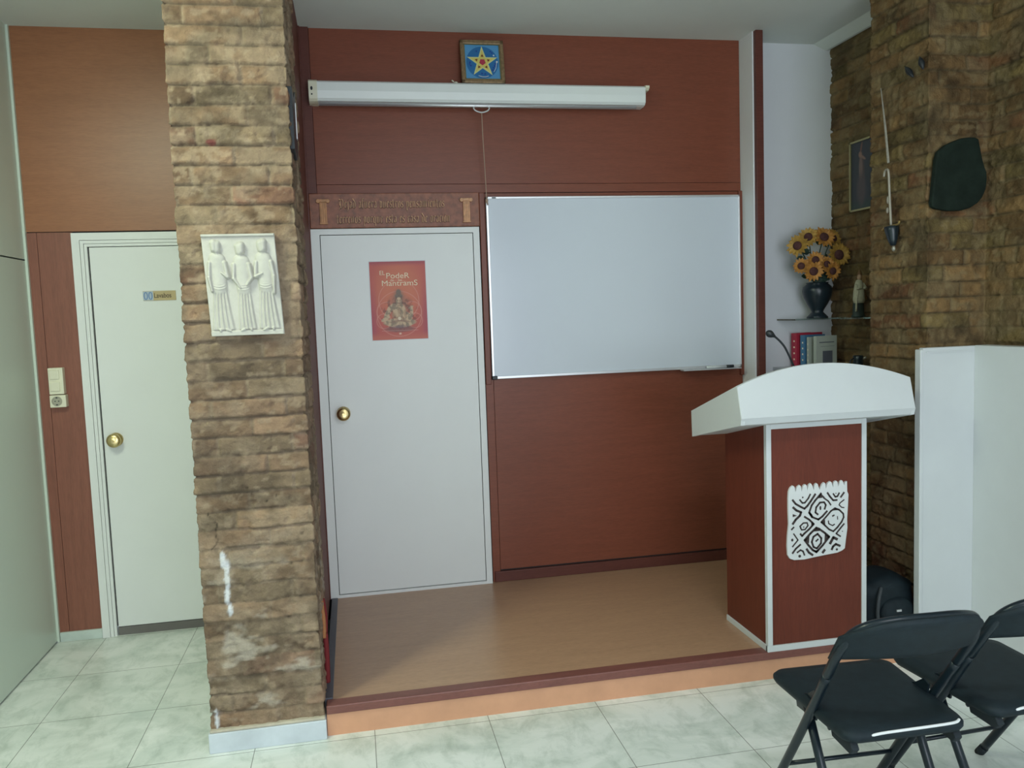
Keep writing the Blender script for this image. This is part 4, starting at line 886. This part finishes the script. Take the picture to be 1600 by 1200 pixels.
def tubeobj(name, paths, r, mat, parent, seg=12):
    bm = bmesh.new()
    for p in paths: tube(bm, p, r, seg)
    me = bpy.data.meshes.new(name); bm.normal_update(); bm.to_mesh(me); bm.free(); me.materials.append(M[mat])
    for p in me.polygons: p.use_smooth = True
    o = bpy.data.objects.new(name, me); COL.objects.link(o); o.parent = parent; return o
def lobj(name, bm, mat, parent, smooth=False, bevel=0):
    me = bpy.data.meshes.new(name); bm.normal_update(); bm.to_mesh(me); bm.free(); me.materials.append(M[mat])
    if smooth:
        for p in me.polygons: p.use_smooth = True
    o = bpy.data.objects.new(name, me); COL.objects.link(o); o.parent = parent
    if bevel:
        md = o.modifiers.new('bevel', 'BEVEL'); md.width = bevel; md.segments = 3; md.limit_method = 'ANGLE'
    return o
def round_rect(x0, x1, y0, y1, r, n=6):
    pts = []
    for (cx_, cy_, a0) in ((x1-r, y1-r, 0), (x0+r, y1-r, PI/2), (x0+r, y0+r, PI), (x1-r, y0+r, 3*PI/2)):
        for k in range(n+1): a_ = a0+PI/2*k/n; pts.append((cx_+r*math.cos(a_), cy_+r*math.sin(a_)))
    return pts
def make_chair():
    c_ = thing('folding_chair', '', 'chair', (0, 0, 0), 'black folding chairs facing the stage')
    # local: seat centre above origin, +Y is the way the sitter faces
    def fy(z): return .265-(z)*.67      # frame leans back as it rises: front foot to top of the back
    hw_ = .205
    for sg in (-1, 1):
        p = [(sg*.200, fy(.02), .02), (sg*.200, fy(.25), .25), (sg*.205, fy(.45), .45), (sg*.212, fy(.60), .60)]
        leg = tubeobj('front_leg', [smooth_path(p, 4)], .0145, 'tube', c_)
        tubeobj('rubber_foot', [[(sg*.200, fy(.0)+.002, .0), (sg*.200, fy(.035), .035)]], .0160, 'rubber', leg)
        p = [(sg*.178, .055, .435), (sg*.178, -.02, .30), (sg*.178, -.185, .02)]
        leg = tubeobj('rear_leg', [p], .0145, 'tube', c_)
        tubeobj('rubber_foot', [[(sg*.178, -.197, .0), (sg*.178, -.175, .036)]], .0160, 'rubber', leg)
        bm = extr([(-.03, .405), (.09, .395), (.10, .435), (.02, .47), (-.02, .50), (-.045, .49)], YZ, sg*.187-.003, sg*.187+.003)
        lobj('hinge_plate', bm, 'tube', c_)
        bm = bmesh.new(); lathe(bm, [(.001, -.012), (.009, -.012), (.009, .012), (.001, .012)], (sg*.190, fy(.45)+.01, .45), 14, 'X'); lobj('rivet', bm, 'steel', c_)
        lobj('hinge_block', extr([(-.20, .385), (-.10, .39), (-.09, .42), (-.20, .425), (-.215, .405)], YZ, sg*.165-.012, sg*.165+.012), 'rubber', c_, bevel=.004)
    # upper frame: inverted U with rounded shoulders, bowed backwards
    top = [(-.212, fy(.60), .60), (-.214, fy(.66), .66), (-.211, fy(.71), .712), (-.196, fy(.745)-.004, .762), (-.160, fy(.775)-.018, .799), (-.09, fy(.795)-.034, .819), (0, fy(.797)-.043, .824)]
    top = top+[(-a_, b_, z_) for a_, b_, z_ in top[-2::-1]]
    tubeobj('back_frame', [smooth_path(top, 6)], .0145, 'tube', c_)
    # backrest: padded panel wrapping the frame
    nU, nV = 26, 10; bm = bmesh.new(); G0 = []; G1 = []
    for j in range(nV+1):
        r0, r1 = [], []
        for i in range(nU+1):
            u_ = -1+2*i/nU; v_ = j/nV
            zt = .832-.075*abs(u_)**3.0; zb_ = .680-.012*abs(u_)**3; z_ = zb_+(zt-zb_)*v_
            edge = max(abs(u_)**8, abs(2*v_-1)**6); th = .019*(1-.7*edge)
            x_ = u_*.226; y_ = fy(z_)-.055*(1-u_*u_)+.012
            r0.append(bm.verts.new((x_, y_-th, z_))); r1.append(bm.verts.new((x_, y_+th, z_)))
        G0.append(r0); G1.append(r1)
    for j in range(nV):
        for i in range(nU):
            bm.faces.new((G0[j][i], G0[j][i+1], G0[j+1][i+1], G0[j+1][i])); bm.faces.new((G1[j][i], G1[j+1][i], G1[j+1][i+1], G1[j][i+1]))
    for j in range(nV):
        bm.faces.new((G0[j][0], G0[j+1][0], G1[j+1][0], G1[j][0])); bm.faces.new((G0[j][nU], G1[j][nU], G1[j+1][nU], G0[j+1][nU]))
    for i in range(nU):
        bm.faces.new((G0[0][i], G1[0][i], G1[0][i+1], G0[0][i+1])); bm.faces.new((G0[nV][i], G0[nV][i+1], G1[nV][i+1], G1[nV][i]))
    lobj('backrest', bm, 'fabric', c_, True)
    # seat cushion, thicker and rounded
    RR = round_rect(-.198, .198, -.220, .235, .045); bm = bmesh.new(); rings = []
    for (k, z_) in ((.97, .424), (1.0, .436), (1.0, .446), (.965, .456), (.80, .461), (.45, .462)):
        rings.append([bm.verts.new((a_*k*(1+.10*(b_ > 0)*b_/.2), b_*k, z_+.004*(b_ > .1))) for a_, b_ in RR])
    nR = len(RR)
    for i in range(len(rings)-1):
        for k in range(nR): bm.faces.new((rings[i][k], rings[i][(k+1) % nR], rings[i+1][(k+1) % nR], rings[i+1][k]))
    bm.faces.new(rings[0][::-1]); bm.faces.new(rings[-1])
    seat = lobj('seat', bm, 'fabric', c_, True)
    tubeobj('piping', [smooth_path([(-.130, -.214, .442), (-.09, -.219, .450), (-.02, -.219, .452), (.08, -.219, .454), (.150, -.214, .454), (.172, -.204, .456)], 5)], .0042, 'piping', seat, 8)
    tubeobj('front_stretcher', [[(-.200, fy(.16), .16), (.200, fy(.16), .16)]], .0075, 'tube', c_)
    tubeobj('rear_stretcher', [[(-.178, -.125, .125), (.178, -.125, .125)]], .0075, 'tube', c_)
    tubeobj('seat_rail', [[(-.187, -.10, .418), (.187, -.10, .418)]], .008, 'tube', c_)
    ringp = [(.222+.012*math.cos(2*PI*k/14), -.11, .405+.014*math.sin(2*PI*k/14)) for k in range(15)]
    tubeobj('linking_ring', [ringp, [(.187, -.11, .425), (.215, -.11, .42)]], .004, 'tube', c_, 8)
    return c_
ch = make_chair()
def copy_tree(o, parent=None):
    c_ = o.copy(); COL.objects.link(c_); c_.parent = parent
    for k in list(o.children): copy_tree(k, c_)
    return c_
spots = [(1.552, 2.272, -2.5, 'black folding chair nearer the lectern, fully in view'), (2.042, 2.305, 2.0, 'black folding chair at the right edge, beside the fully visible one')]
for i, (x_, y_, a_, lb) in enumerate(spots):
    o = ch if i == 0 else copy_tree(ch)
    o.location = (x_, y_, 0); o.rotation_euler = (0, 0, math.radians(a_)); o['label'] = lb
# ceiling fittings that carry the lamps, above the picture
for x_, y_, wx, wy, lb in ((-1.36, 2.3, .38, 1.36, 'long ceiling light fitting over the corridor by the left wall'), (1.0, .9, 1.36, .34, 'ceiling light fitting over the seats behind the viewer')):
    cl = thing('ceiling_light', lb, 'ceiling light', (x_, y_, H))
    obj('housing', B((x_-wx/2, x_+wx/2, y_-wy/2, y_+wy/2, 3.215, H)), 'white', cl, bevel=.004)
